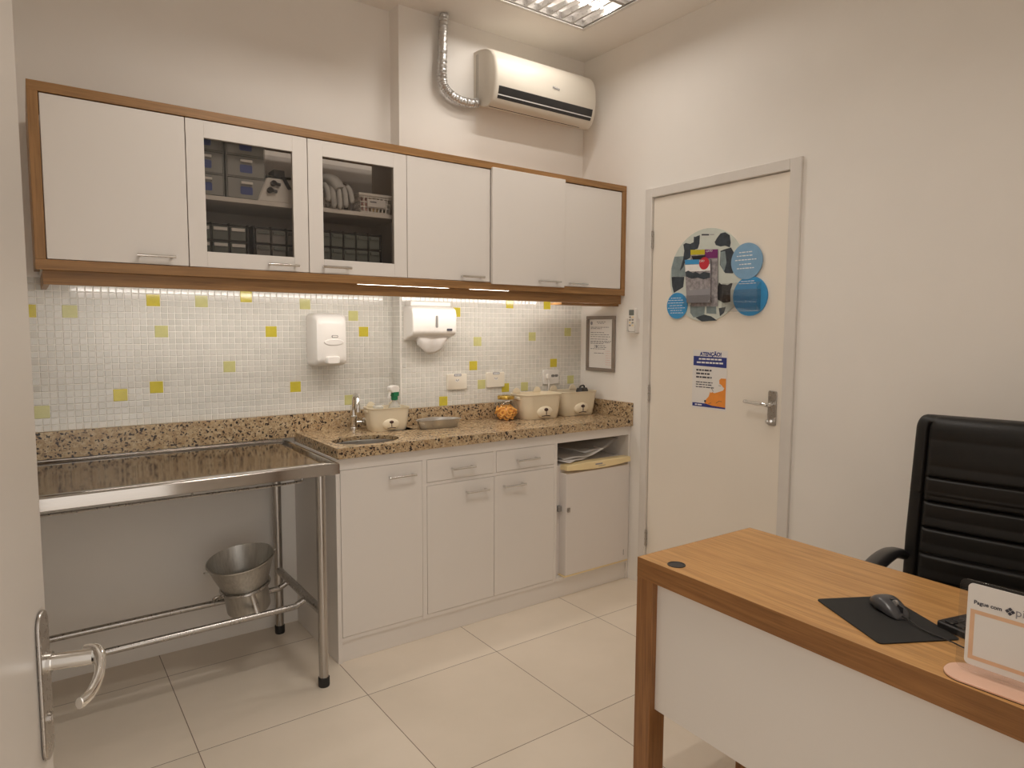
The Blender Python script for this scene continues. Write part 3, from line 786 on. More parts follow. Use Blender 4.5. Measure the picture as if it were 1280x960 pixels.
# ================================================================== FRIDGE + PAPERS
t = thing('mini_fridge', 'small white fridge with yellowed top trim in the cabinet niche', 'fridge', (-.27, -.3, .11))
fx0, fx1 = -.509, -.020
bx('fridge_body', 'fridge', t, fx0, fx1, YL+.035, -.108, .1105, .700, .004)
b = MB(); b.loft([[(px, y, pz) for px, pz in rrect((fx1-fx0-.028)*s, .545*s2, .006, 4, (fx0+fx1)/2+.012, .3905)] for y, s, s2 in ((YL+.034, 1, 1), (YL-.006, 1, 1), (YL-.016, .985, .99))])
fd = b.build('fridge_door', 'fridge', t)
b = MB(); n_ = 16; a0, a1 = fx0+.026, fx1
top = [(a0+(a1-a0)*k/n_, .7065+.003*math.sin(PI*k/n_)) for k in range(n_+1)]; bot = [(a0+(a1-a0)*k/n_, .679-.010*math.sin(PI*k/n_)) for k in range(n_, -1, -1)]
b.prism(top+bot, 1, YL-.024, YL+.034); tr_ = b.build('top_trim', 'yellowed', fd, bevel=.003); tr_['label'] = 'yellowed plastic trim along the top of the door'
b = MB(); b.box(-.285, -.235, YL-.0255, YL-.0238, .690, .697, 0); b.box(-.262, -.212, YL-.0252, YL-.0238, .6815, .6835, 0); b.build('maker_label', 'inkgrey', tr_)
bx('bottom_trim', 'yellowed', fd, a0-.004, a1, YL-.016, YL+.034, .1115, .1185, .001)
b = MB(); b.prism(rrect(.018, .024, .003, 3, a0+.020, .470), 1, YL-.0195, YL-.0155); b.box(a0+.014, a0+.02, YL-.024, YL-.018, .466, .474); b.build('door_lock', 'satin', fd)
bx('door_stain', 'gap', fd, a1-.036, a1-.0335, YL-.0166, YL-.0155, .150, .182, 0)
b = MB(); b.box(fx0-.002, fx0+.022, YL+.01, YL+.034, .460, .490); b.build('latch_catch', 'grey', t, bevel=.002)
def sheet(name, label, cx, cy, z, w, d, rz, curl, mat='paper', cat='paper'):
    b = MB(); ca, sa = math.cos(rz), math.sin(rz)
    def fn(u, v):
        x, y = (u-.5)*w, (v-.5)*d
        h = curl*(max(0, u-.35)**2)*2.2 + .006*math.sin(5*u+3*v)**2 + curl*.25*math.sin(PI*v)*u
        return (cx+x*ca-y*sa, cy+x*sa+y*ca, z+h)
    b.grid(fn, 16, 12); return tag(b.build(name, mat, solid=.0012), label, cat, 'papers on the fridge')
sheet('paper_sheet', 'crumpled white paper lying flat at left on the fridge', -.385, -.345, .714, .20, .28, .25, .010)
sheet('paper_sheet', 'white paper sheet in the middle of the stack on the fridge', -.300, -.315, .724, .26, .32, -.1, .034)
sheet('plastic_sleeve', 'curled clear plastic document sleeve on top of the fridge papers', -.205, -.330, .754, .30, .28, .18, .045, 'sleeve', 'document sleeve')

# ================================================================== STEEL TABLE + BUCKET
ZT = .889
tb = thing('steel_table', 'stainless steel examination table with tubular legs against the wall', 'table', (-2.36, -.33, 0))
tx0, tx1, ty0, ty1 = -2.985, -1.753, -.653, -.004
b = MB()
def dish(u, v):
    x, y = tx0+.014+u*(tx1-tx0-.028), ty0+.014+v*(ty1-ty0-.028)
    e = min(min(u, 1-u)*(tx1-tx0), min(v, 1-v)*(ty1-ty0))
    return (x, y, ZT-.0015-.008*min(1, e/.31))
b.grid(dish, 24, 14)
tt_ = b.build('table_top', 'tsteel', tb, solid=.0015)
b = MB()
def rect(i, z): return [(tx0+i, ty0+i, z), (tx1-i, ty0+i, z), (tx1-i, ty1-i*.6, z), (tx0+i, ty1-i*.6, z)]
b.loft([rect(.0015, ZT-.042), rect(0, ZT-.041), rect(0, ZT-.003), rect(.002, ZT), rect(.012, ZT), rect(.0155, ZT-.002), rect(.0155, ZT-.042)], False, False)
b.build('rim', 'tsteel', tb, smooth=20)
b = MB(); b.box(tx0+.02, tx1-.02, ty1-.006, ty1-.001, ZT, ZT+.009); b.build('rear_lip', 'tsteel', tb, bevel=.001)
LX = (-2.90, -1.822); LY = (-.628, -.060)
for x in LX:
    for y in LY:
        b = MB(); b.cyl((x, y, .03), (x, y, ZT-.02), .0185, 20); lg = b.build('leg', 'steelz', tb)
        b = MB(); b.lathe([(.021, 0), (.022, .004), (.022, .036), (.020, .038)], (x, y, 0), 20); b.build('rubber_foot', 'rubber', lg)
for x in LX:
    b = MB(); b.cyl((x, LY[0], .300), (x, LY[1], .300), .0165, 16); b.build('cross_bar', 'steelz', tb)
RY = (-.205, -.435)
for y in RY:
    b = MB(); x0, x1 = LX
    b.tube(bez([(x0, y, .292), (x0+.04, y, .272), (x0+.09, y, .266), (-2.4, y, .266), (x1-.09, y, .266), (x1-.04, y, .272), (x1-.006, y, .288)], 5), .0125, 14)
    b.build('rail', 'steelz', tb)
b = MB(); b.tube(bez([(-2.93, -.40, .776), (-2.3, -.40, .776), (-1.87, -.40, .776), (-1.815, -.40, .79), (-1.800, -.40, .83), (-1.800, -.40, ZT-.03)], 6), .005, 8)
b.tube([(-2.235, -.40, .776), (-2.235, -.40, ZT-.018)], .004, 8); b.tube([(-2.93, -.40, .776), (-2.93, -.40, ZT-.018)], .004, 8)
b.build('under_rod', 'steelz', tb)
# holder ring for the bucket
BX, BY, BZ = -2.035, -.325, .362
tilt = Matrix.Rotation(R(-9), 4, 'Y') @ Matrix.Rotation(R(5), 4, 'X')
def bt(p): return Vector((BX, BY, BZ)) + (tilt @ Vector(p))
b = MB()
ring = [bt((.0935*math.cos(2*PI*k/36), .0935*math.sin(2*PI*k/36), 0)) for k in range(37)]
b.tube(ring, .0065, 8)
b.build('bucket_ring', 'steelz', tb)
b = MB()
for (yy_, xx_) in ((RY[1], BX+.02), (RY[0], BX+.02)):
    top_ = bt((.0, -.0935 if yy_ < BY else .0935, 0)); mid = Vector((xx_, yy_, .268))
    b.tube([top_, top_+Vector((.006, 0, -.02)), mid], .012, 10, flat=.42)
b.build('ring_bracket', 'steelz', tb)
t = thing('bucket', 'dented galvanised metal bucket tilted in the ring under the steel table', 'bucket', (BX, BY, BZ))
b = MB()
prof = [(.082, -.105), (.085, -.100), (.086, -.005), (.0865, .004), (.092, .012), (.100, .03), (.121, .092), (.128, .112), (.1315, .116), (.1315, .121), (.127, .122), (.1245, .114), (.118, .09), (.097, .03), (.084, 0), (.083, -.098), (.02, -.099)]
b.lathe(prof, (0, 0, 0), 48)
rr4 = random.Random(5)
for v in b.bm.verts:
    a = math.atan2(v.co.y, v.co.x); d = 1+.010*math.sin(3*a+9*v.co.z)+.006*math.sin(7*a+40*v.co.z); v.co.x *= d; v.co.y *= d
b.bm.transform(tilt); o = b.build('bucket_body', 'zinc', t, world=False)
b = MB()
for sx in (-1, 1): b.tube([(sx*.124, -.008, .108), (sx*.137, -.008, .112), (sx*.141, 0, .108), (sx*.137, .008, .104), (sx*.124, .008, .102)], .003, 8)
b.bm.transform(tilt); b.build('handle_eye', 'zinc', t, world=False)
b = MB(); b.tube(bez([(-.09, -.02, -.002), (-.120, -.03, .006), (-.130, -.02, -.004), (-.122, .0, -.020), (-.092, .01, -.022)], 6), .005, 8)
b.bm.transform(tilt); b.build('grip', 'steelz', t, world=False)

# ================================================================== AIR CONDITIONER + DUCT
t = thing('air_conditioner', 'white split air conditioner high on the wall over the cabinet', 'air conditioner', (-.425, -P, 2.7))
ax0, ax1 = -.766, -.082
prof = [(-P, 2.578), (-.17, 2.545), (-.215, 2.538), (-.245, 2.552), (-.265, 2.585), (-.277, 2.635), (-.280, 2.68), (-.276, 2.735), (-.262, 2.775), (-.235, 2.806), (-.19, 2.826), (-.13, 2.838), (-P, 2.842)]
prof = [(p.x, p.y) for p in bez([(a, c, 0) for a, c in prof], 3)]
b = MB(); secs = []
for x, s in ((ax0, .93), (ax0+.006, .97), (ax0+.016, 1), (ax1-.016, 1), (ax1-.006, .97), (ax1, .93)):
    secs.append([(x, -P+(y+P)*(s if y < -P-.001 else 1), 2.69+(z-2.69)*(.985+.015*(s-.93)/.07)) for y, z in prof])
b.loft(secs); b.build('ac_body', 'acplastic', t)
def acy(z):
    best = min(range(len(prof)), key=lambda i: abs(prof[i][1]-z) + (0 if prof[i][0] < -.2 else 9)); 
    return prof[best][0]
def strip(name, mat, za, zb, x0, x1, off=.0015, parent=t):
    b = MB(); n = 6; zs = [za+(zb-za)*k/n for k in range(n+1)]
    fr = [p for p in prof if p[0] < -.2]
    def yat(z):
        fs = sorted(fr, key=lambda p: p[1])
        for p, q in zip(fs, fs[1:]):
            if p[1] <= z <= q[1]: return p[0]+(q[0]-p[0])*(z-p[1])/max(1e-6, q[1]-p[1])
        return fs[-1][0]
    b.loft([[(x0, yat(z)-off, z), (x1, yat(z)-off, z), (x1, yat(z)+.004, z), (x0, yat(z)+.004, z)] for z in zs])
    return b.build(name, mat, parent)
strip('display_band', 'black', 2.588, 2.625, ax0+.022, ax1-.030)
strip('air_slot', 'black', 2.568, 2.582, ax0+.022, ax1-.032)
strip('silver_line', 'whiteink', 2.583, 2.5866, ax0+.022, ax1-.032, .002)
b = MB(); b.box(ax0+.008, ax1-.07, -.2105, -.207, 2.5365, 2.542); b.build('louvre_gap', 'gap', t)
b = MB(); b.box(ax0-.0015, ax0+.004, -.115, -.1135, 2.60, 2.82); b.box(ax0-.0015, ax0+.004, -.103, -.1022, 2.60, 2.82); b.build('side_seam', 'grey', t)
tilt_m = Matrix.Translation(Vector((-.405, -.2835, 2.676))) @ Matrix.Rotation(R(90), 4, 'X')
o = lettering('maker_name', 'Midea', .020, 'inkgrey', t, Matrix.Translation(-Vector(t.location)) @ tilt_m, .0008)
t2 = thing('foil_duct', 'silver foil pipe sleeve running from ceiling to the air conditioner', 'duct', (-.975, -.115, 2.6))
b = MB(); path = bez([(-.966, -.118, H-.001), (-.972, -.118, 2.90), (-.976, -.118, 2.78), (-.980, -.118, 2.68), (-.972, -.118, 2.625), (-.940, -.118, 2.590), (-.880, -.118, 2.568), (-.812, -.118, 2.566), (-.770, -.118, 2.575)], 14)
r5 = random.Random(2)
b.tube(path, [.0215+.0022*math.sin(i*1.9)+r5.uniform(-.001, .001) for i in range(len(path))], 14); b.build('sleeve', 'foil', t2)
b = MB(); b.lathe([(.018, 0), (.018, .02)], (0, 0, 0), 16, 'x'); 
b.bm.transform(Matrix.Translation(Vector((-.790, -.118, 2.570)))); b.build('pipe_end', 'rubber', t2)

# ================================================================== THINGS ON THE RIGHT WALL
t = thing('framed_certificate', 'grey framed certificate on the wall between worktop and door', 'certificate', (0, -.26, 1.327))
cy0, cy1, cz0, cz1 = -.377, -.141, 1.166, 1.488
b = MB(); w_ = .020
for q in ((cy0, cy1, cz0, cz0+w_), (cy0, cy1, cz1-w_, cz1), (cy0, cy0+w_, cz0+w_, cz1-w_), (cy1-w_, cy1, cz0+w_, cz1-w_)): b.box(-.016, -.001, q[0], q[1], q[2], q[3])
b.build('frame', 'framegrey', t, bevel=.003)
pp = bx('printed_page', 'paper', t, -.006, -.002, cy0+w_, cy1-w_, cz0+w_, cz1-w_, 0)
b = MB(); r6 = random.Random(4)
ya, yb2 = cy1-w_-.012, cy0+w_+.012
def dashes(b, ya, yb, z, h, lo=.010, hi=.03, gap=.005, x=-.0066, r=r6):
    y = ya; s = -1 if yb < ya else 1
    while (yb-y)*s > .006:
        l_ = min(r.uniform(lo, hi), abs(yb-y)); b.box(x, x+.0004, min(y, y+s*l_), max(y, y+s*l_), z, z+h); y += s*(l_+gap)
for z, a, c in ((1.452, .05, .045), (1.444, .06, .06), (1.421, 0, .02), (1.413, 0, .08), (1.390, 0, .06), (1.378, 0, .02), (1.366, 0, .01), (1.352, 0, .03), (1.340, 0, 0), (1.333, 0, .01), (1.326, 0, .06), (1.314, .03, .05), (1.304, .03, .04), (1.295, 0, .05), (1.270, .03, .06)):
    dashes(b, ya-a, yb2+c, z, .0026)
b.build('page_text', 'ink', pp)
b = MB(); b.prism(ell(cy1-w_-.018, 1.446, .009, .011, 20), 0, -.0066, -.0062); b.prism(ell(-.225, 1.310, .008, .009, 16), 0, -.0066, -.0062); b.build('page_emblem', 'inkgrey', pp)
b = MB()
for k in range(7): dashes(b, cy0+w_+.055, cy0+w_+.010, 1.205+k*.013, .003, .006, .012, .004)
b.build('page_stamp', 'pinkstamp', pp)
t = thing('remote_holder', 'small white wall holder gripping the remote beside the door', 'holder', (0, -.52, 1.40))
b = MB(); b.box(-.030, -.001, -.556, -.550, 1.398, 1.47); b.box(-.030, -.001, -.489, -.483, 1.398, 1.47); b.box(-.004, -.001, -.550, -.489, 1.398, 1.49); b.box(-.030, -.001, -.556, -.483, 1.392, 1.398)
b.build('holder_body', 'plastic', t, bevel=.002)
t = thing('remote_control', 'white air conditioner remote in the wall holder beside the door', 'remote', (-.015, -.52, 1.399))
b = MB(); b.loft([[(x, p[0], p[1]) for p in rrect(.050*s, .128*s2, .008, 5, -.5195, 1.464)] for x, s, s2 in ((-.006, 1, 1), (-.022, 1, 1), (-.026, .9, .97))]); b.build('remote_body', 'plastic', t)
b = MB(); b.prism(rrect(.036, .030, .003, 4, -.5195, 1.503), 0, -.0274, -.0255); b.build('remote_screen', 'lcd', t)
for r_ in range(4):
    for c_ in range(2):
        b = MB(); b.prism(rrect(.012, .008, .002, 3, -.5195+(c_-.5)*.020, 1.478-r_*.015), 0, -.0280, -.0255); b.build('remote_button', 'grey' if (r_+c_) % 3 else 'yellowed', t)

# ---- round pet display on the door
def dq(cx, cy): q = at(820+cx/6.856, 270+cy/6.856, 0, 0.0); return (q.y, q.z)
t = thing('pet_display', 'round printed pet display board with blue discs on the door', 'display board', (0, -1.0, 1.67))
def disc(name, cx, cy, r, x0, x1, mat, parent=t):
    c = dq(cx, cy); b = MB(); b.prism(ell(c[0], c[1], r, r, 56), 0, x0, x1); return b.build(name, mat, parent)
board = disc('round_board', 435, 507, .226, -.006, -.0003, 'mont')
def patch(pts, mat, x, name, parent=board, d=.0004):
    b = MB(); b.prism([dq(*p) for p in pts], 0, x-d, x); return b.build(name, mat, parent)
patch([(165, 350), (245, 345), (262, 520), (140, 520), (140, 450)], 'montg', -.0061, 'picture_patch')
patch([(140, 522), (250, 522), (240, 610), (160, 660), (145, 600)], 'montd', -.0061, 'picture_patch')
patch([(332, 178), (345, 180), (362, 172), (383, 165), (380, 235), (366, 280), (310, 300), (300, 360), (262, 380), (240, 440), (212, 470), (216, 455), (240, 370), (250, 300), (242, 245), (262, 232), (300, 240), (330, 225)], 'montd', -.0064, 'cat_picture')
patch([(510, 225), (530, 190), (560, 150), (600, 140), (640, 165), (648, 230), (640, 270), (600, 255), (560, 262), (520, 250)], 'montd', -.0064, 'dog_picture')
patch([(560, 300), (600, 285), (650, 270), (685, 330), (668, 492), (600, 490), (555, 420)], 'montd', -.0063, 'dog_picture')
patch([(560, 310), (600, 300), (612, 400), (590, 480), (560, 420)], 'montg', -.0067, 'dog_picture')
patch([(548, 570), (565, 585), (620, 592), (650, 575), (664, 578), (645, 640), (645, 735), (590, 745), (540, 720), (525, 650)], 'montk', -.0064, 'dog_picture')
patch([(300, 760), (430, 750), (420, 850), (330, 870), (300, 830)], 'montg', -.0061, 'picture_patch')
patch([(440, 750), (520, 750), (525, 840), (440, 835)], 'montg', -.0063, 'picture_patch')
patch([(345, 870), (420, 845), (480, 860), (530, 895), (400, 905)], 'montd', -.0063, 'picture_patch')
patch([(545, 790), (605, 780), (590, 830), (555, 860)], 'montd', -.0063, 'picture_patch')
patch([(398, 155), (462, 155), (462, 168), (398, 168)], 'ink', -.0062, 'board_text')
patch([(468, 157), (505, 157), (505, 163), (468, 163)], 'inkgrey', -.0062, 'board_text')
dA = disc('blue_disc', 787, 388, .0835, -.010, -.0062, 'blue1'); dB = disc('blue_disc', 812, 687, .0905, -.0085, -.0003, 'blue2'); dC = disc('blue_disc', 190, 770, .066, -.010, -.0062, 'blue2')
r6 = random.Random(8)
def dlines(par, rows, x, h):
    b = MB()
    for (cx0, cx1, cy) in rows:
        a, c = dq(cx0, cy), dq(cx1, cy); dashes(b, a[0], c[0], a[1], h, .008, .02, .004, x, r6)
    b.build('disc_text', 'whiteink', par)
dlines(dA, [(725, 840, 320), (705, 850, 352), (690, 875, 388), (725, 830, 422), (705, 850, 458)], -.0105, .0042)
dlines(dB, [(740, 860, 565), (720, 880, 585)], -.0090, .0030)
dlines(dC, [(140, 235, 708), (115, 255, 728), (115, 262, 750), (130, 245, 772), (115, 258, 793), (135, 245, 813), (135, 245, 834)], -.0105, .0026)
# brochures
def brochure(name, label, quad, x0, x1):
    t = thing(name, label, 'brochure', (x1, dq(*quad[0])[0], dq(*quad[2])[1]), 0, None)
    b = MB(); b.prism([dq(*p) for p in quad], 0, x0, x1); return t, b.build('cover', 'photo', t)
t1, c1 = brochure('brochure', 'brochure with yellow and purple header at the back of the door display', [(310, 292), (542, 286), (540, 775), (312, 775)], -.012, -.0085)
def patch2(pts, mat, x, name, parent):
    root = parent.parent; b = MB(); b.prism([dq(*p) for p in pts], 0, x-.0004, x); return b.build(name, mat, parent)
patch2([(310, 292), (432, 289), (432, 330), (310, 335)], 'ylw', -.0121, 'yellow_header', c1); patch2([(433, 289), (542, 286), (542, 362), (433, 364)], 'purple', -.0121, 'purple_header', c1)
patch2([(318, 345), (440, 335), (430, 372), (330, 376)], 'montk', -.0121, 'cover_picture', c1)
yz = dq(442, 312); lettering('header_text', 'GATO', .0135, 'whiteink', c1, Matrix.Translation(Vector((-.0127, yz[0], yz[1])) - Vector(t1.location)) @ Matrix(((0, 0, -1, 0), (-1, 0, 0, 0), (0, 1, 0, 0), (0, 0, 0, 1))))
t2_, c2 = brochure('brochure', 'brochure with blue header and red circle at the front of the door display', [(268, 378), (488, 372), (488, 745), (285, 745)], -.020, -.014)
patch2([(272, 421), (487, 414), (487, 470), (274, 480)], 'whiteink', -.0201, 'cover_paper', c2)
patch2([(270, 378), (392, 375), (392, 414), (272, 418)], 'navy' if False else 'blue2', -.0201, 'blue_header', c2)
cc = dq(436, 408); b = MB(); b.prism(ell(cc[0], cc[1], .030, .030, 28), 0, -.0207, -.0200); b.build('red_circle', 'red', c2)
patch2([(276, 480), (300, 470), (340, 490), (360, 478), (400, 500), (430, 480), (485, 490), (487, 530), (430, 545), (380, 530), (330, 540), (280, 520)], 'montd', -.0203, 'cover_picture', c2)
patch2([(285, 640), (487, 620), (487, 745), (286, 745)], 'inkgrey', -.0203, 'cover_picture', c2)
yz = dq(396, 398); lettering('header_text', 'CÃO', .0135, 'whiteink', c2, Matrix.Translation(Vector((-.0212, yz[0], yz[1])) - Vector(t2_.location)) @ Matrix(((0, 0, -1, 0), (-1, 0, 0, 0), (0, 1, 0, 0), (0, 0, 0, 1))))
# acrylic pockets (parts of the display)
b = MB(); q0, q1 = dq(262, 480), dq(500, 765)
b.box(-.024, -.0225, q1[0], q0[0], q1[1], q0[1]-.12); b.box(-.024, -.006, q1[0], q0[0], q1[1]-.002, q1[1]); b.build('brochure_pocket', 'acryl', t)
b = MB(); q0, q1 = dq(612, 582), dq(905, 815)
b.box(-.040, -.0385, q1[0], q0[0], q1[1], q0[1]); b.box(-.040, -.010, q1[0], q0[0], q1[1]-.002, q1[1]); b.box(-.040, -.010, q0[0]-.0015, q0[0], q1[1], q0[1]); b.box(-.040, -.010, q1[0], q1[0]+.0015, q1[1], q0[1]); b.box(-.0115, -.010, q1[0], q0[0], q1[1], q0[1]-.03)
b.build('card_pocket', 'acryl', t)
# ---- poster
def pq(cx, cy): q = at(850+cx/7.679, 425+cy/7.679, 0, 0.0); return (q.y, q.z)
py0, py1, pz0, pz1 = -1.131, -.926, 1.020, 1.312
t = thing('poster', 'white poster with navy band and orange dog drawing on the door', 'poster', (0, -1.03, 1.02))
b = MB(); b.box(-.0012, -.0003, py0, py1, pz0, pz1); sh = b.build('poster_sheet', 'paper', t)
Wp = py1-py0
def pu(u, v): return (py1-u*Wp, pz1-v*(pz1-pz0))
def pp_(pts, mat, name, x=-.0013, d=.0003):
    b = MB(); b.prism([pu(*p) for p in pts], 0, x-d, x); return b.build(name, mat, sh)
pp_([(.02, .105), (.98, .115), (.98, .285), (.02, .265)], 'navy', 'navy_band')
pp_([(.02, .905), (.98, .905), (.98, .965), (.02, .965)], 'navy', 'navy_footer')
dog = [(.38, .90), (.42, .84), (.50, .78), (.54, .70), (.57, .715), (.60, .70), (.66, .715), (.78, .69), (.90, .66), (.94, .62), (.90, .60), (.86, .57), (.80, .55), (.79, .49), (.84, .46), (.98, .46), (.98, .94), (.60, .93)]
pp_(dog, 'orange', 'dog_drawing', -.0016)
b = MB()
c = pu(.40, .865); b.prism(ell(c[0], c[1], .006, .006, 14), 0, -.0023, -.0018)
for (u0, v0, u1, v1) in ((.56, .63, .60, .655), (.60, .655, .63, .69), (.78, .58, .84, .585), (.72, .88, .80, .84), (.80, .84, .88, .845), (.50, .90, .58, .885)):
    a, c = pu(u0, v0), pu(u1, v1); b.tube([(-.002, a[0], a[1]), (-.002, c[0], c[1])], .0009, 6)
b.build('drawing_line', 'ink', sh)
TM = Matrix(((0, 0, -1, 0), (-1, 0, 0, 0), (0, 1, 0, 0), (0, 0, 0, 1)))
a = pu(.52, .095); lettering('poster_title', 'ATENÇÃO!', .0255, 'navy', sh, Matrix.Translation(Vector((-.0016, a[0], a[1])) - Vector(t.location)) @ TM, .0003, 'CENTER', 0, .0010)
r6 = random.Random(21)
b = MB()
for v, u0, u1, h in ((.165, .18, .84, .008), (.225, .12, .90, .008)):
    a, c = pu(u0, v), pu(u1, v); dashes(b, a[0], c[0], a[1], h, .012, .028, .004, -.0022, r6)
b.build('band_text', 'whiteink', sh)
b = MB(); a, c = pu(.10, .945), pu(.32, .945); dashes(b, a[0], c[0], a[1], .006, .012, .028, .004, -.0022, r6); b.build('footer_text', 'whiteink', sh)
b = MB()
for v, u1, h in ((.355, .56, .008), (.415, .54, .008), (.475, .57, .008), (.555, .60, .0045), (.595, .57, .0045), (.637, .64, .0045)):
    a, c = pu(.11, v), pu(u1, v); dashes(b, a[0], c[0], a[1], h, .010, .026, .004, -.0018, r6)
b.build('body_text', 'ink', sh)

# ================================================================== DESK
RZ = R(-1.7)
DK = Vector((-1.293, -1.789, 0))
t = thing('desk', 'oak topped desk with white modesty panel in the foreground', 'desk', DK, RZ)
DW, DL = .525, 1.16
b = MB(); b.box(.0012, DW, -DL, -.0012, .690, .750); b.build('desk_top', 'desky', t, world=False, bevel=.0008)
b = MB(); b.prism([(0, 0), (DW, 0), (DW, -.0011), (.0011, -.0011), (.0011, -DL), (0, -DL)], 2, .690, .7497); eb_ = b.build('edge_band', 'deske', t, world=False); eb_['label'] = 'darker oak edge banding'
for (x, y) in ((0, -.062), (.31, -.195), (0, -DL), (.31, -DL)):
    b = MB(); b.box(x, x+.062, y, y+.062, 0, .690); b.build('leg', 'deskz', t, world=False, bevel=.0012)
b = MB(); b.box(.020, .038, -DL+.062, -.062, .305, .690); b.build('modesty_panel', 'lam', t, world=False, bevel=.001)
gp = at(845, 706, 2, .75) - DK
b = MB(); b.lathe([(.0255, .750), (.0255, .7515), (.0235, .752), (.022, .7505)], (gp.x+.004, gp.y, 0), 28); gr = b.build('cable_grommet', 'black', t, world=False)

def deskpt(p): return p
A, B_, = Vector((-1.164, -2.266)), Vector((-1.279, -2.473))
e1 = (B_-A).normalized(); e2 = Vector((-e1.y, e1.x)); e2 = e2 if e2.x > 0 else -e2
pc = A + e1*.1185 + e2*.095
ang = math.atan2(e1.y, e1.x)
t = thing('mouse_pad', 'black cloth mouse pad lying askew on the desk', 'mouse pad', (pc.x, pc.y, .7502), ang)
b = MB(); b.prism(rrect(.237, .19, .010, 5), 2, 0, .003); b.build('pad_mat', 'pad', t, world=False, bevel=.0008)
# mouse
fw = Vector((-.50, -.866)); mang = math.atan2(fw.y, fw.x)
t = thing('mouse', 'dark grey corded computer mouse on the black pad', 'mouse', (-1.092, -2.405, .7535), mang)
b = MB(); secs = []
for k in range(19):
    u = k/18; x = -.050+.100*u
    wv = .031*(math.sin(PI*min(1, max(0, (u+.06)/1.12)))**.42)*(1-.10*math.exp(-((u-.62)/.16)**2))
    hv = .037*(math.sin(PI*(u*.80+.10))**.7)*(1-.35*u*u)
    hv = max(hv*min(1, (u+.02)*9, (1.02-u)*9)**.5, .004)
    sec = []
    for q in range(20):
        a = 2*PI*q/20; cz = math.sin(a); cy = math.cos(a)
        sec.append((x, wv*math.copysign(abs(cy)**.75, cy), hv*.42+(hv*.58*abs(cz)**.8 if cz > 0 else -hv*.42*abs(cz)**.5)))
    secs.append(sec)
b.loft(secs); mb_ = b.build('mouse_shell', 'dkgrey', t, world=False)
b = MB(); b.lathe([(.006, -.0035), (.008, -.003), (.008, .003), (.006, .0035)], (.022, 0, .0275), 18, 'y'); b.build('scroll_wheel', 'grey', t, world=False)
b = MB(); b.box(.006, .048, -.0006, .0006, .014, .0325 if False else .028); b.box(.004, .012, -.004, .004, .031, .0335); b.build('button_seam', 'black', t, world=False)
b = MB(); fwv = Vector((fw.x, fw.y, 0)); p0 = Vector((-1.092, -2.405, .7535))+fwv*.047+Vector((0, 0, .007))
b.tube(bez([p0, p0+fwv*.02+Vector((0, 0, .002)), (-1.140, -2.50, .7562), (-1.152, -2.56, .7562), (-1.158, -2.60, .7545), (-1.150, -2.70, .7522), (-1.12, -2.80, .7522), (-1.0, -2.90, .7522)], 6), .0016, 8)
b.build('mouse_cord', 'black', t)
for o in t.children:
    if o.name.startswith('mouse_cord'):
        o.matrix_parent_inverse = Matrix.Identity(4)
        o.data.transform(Matrix.Rotation(-mang, 4, 'Z'))
# keyboard
kang = math.atan2(-.97, -.25)
t = thing('keyboard', 'black keyboard behind the payment sign on the desk', 'keyboard', (-1.087, -2.504, .7502), kang)
b = MB(); b.prism([(px, py) for px, py in rrect(.36, .125, .008, 4, .18, .0625)], 2, 0, .016); b.build('keyboard_base', 'black', t, world=False, bevel=.003)
b = MB()
for i in range(15):
    for j in range(5): b.box(.014+i*.0225, .014+i*.0225+.019, .010+j*.0215, .010+j*.0215+.018, .016, .020)
b.build('keycap', 'black', t, world=False, bevel=.001); tag(t.children[-1], 'black keys in rows', kind='stuff')

# payment sign
SY = -2.600; SX = -1.273
t = thing('payment_sign', 'acrylic payment sign on a pink base at the desk front edge', 'sign', (SX, SY, .7502), R(-90+2.0))
# local x runs along the sign (towards -Y), local y runs to +X (back), so mirror: use u=local x, v=local y
b = MB(); b.prism([(px, py) for px, py in rrect(.176, .088, .040, 10, .084, .004)], 2, .0, .0012); b.build('base_underlay', 'black', t, world=False)
b = MB(); b.prism([(px, py) for px, py in rrect(.176, .088, .040, 10, .084, .004)], 2, .0012, .0052); b.build('sign_base', 'pink', t, world=False, bevel=.0008)
b = MB(); b.prism([(px, pz) for px, pz in rrect(.142, .178, .012, 6, .083, .100)], 1, .004, .008); b.build('acrylic_panel', 'acryl', t, world=False, bevel=.0006)
b = MB(); b.prism([(px, pz) for px, pz in rrect(.118, .160, .009, 6, .086, .104)], 1, .0015, .0035); cd_ = b.build('printed_card', 'paper', t, world=False)
b = MB(); X0_, X1_, Z0_, Z1_ = .033, .139, .036, .134; w_ = .0075
for q in ((X0_, X1_, Z0_, Z0_+w_), (X0_, X1_, Z1_-w_, Z1_), (X0_, X0_+w_, Z0_+w_, Z1_-w_), (X1_-w_, X1_, Z0_+w_, Z1_-w_)): b.box(q[0], q[1], .0010, .0014, q[2], q[3])
b.build('beige_border', 'beige', cd_, world=False)
FM = Matrix.Rotation(R(90), 4, 'X')
lettering('sign_text', 'Pague com', .0104, 'ink', cd_, Matrix.Translation(Vector((.0375, .0012, .1455))) @ FM, .0002, 'LEFT', 0, .00025)
lettering('sign_text', 'pix', .021, 'inkgrey', cd_, Matrix.Translation(Vector((.1035, .0012, .1440))) @ FM, .0002)
b = MB()
for dx, dz in ((0, .0055), (0, -.0055), (.0055, 0), (-.0055, 0)): b.prism([(.0955+dx*.78+a*.0037, .1490+dz*.78+c*.0037) for a, c in ((0, 1), (-1, 0), (0, -1), (1, 0))], 1, .0008, .0013)
b.build('diamond_emblem', 'ink', cd_, world=False)

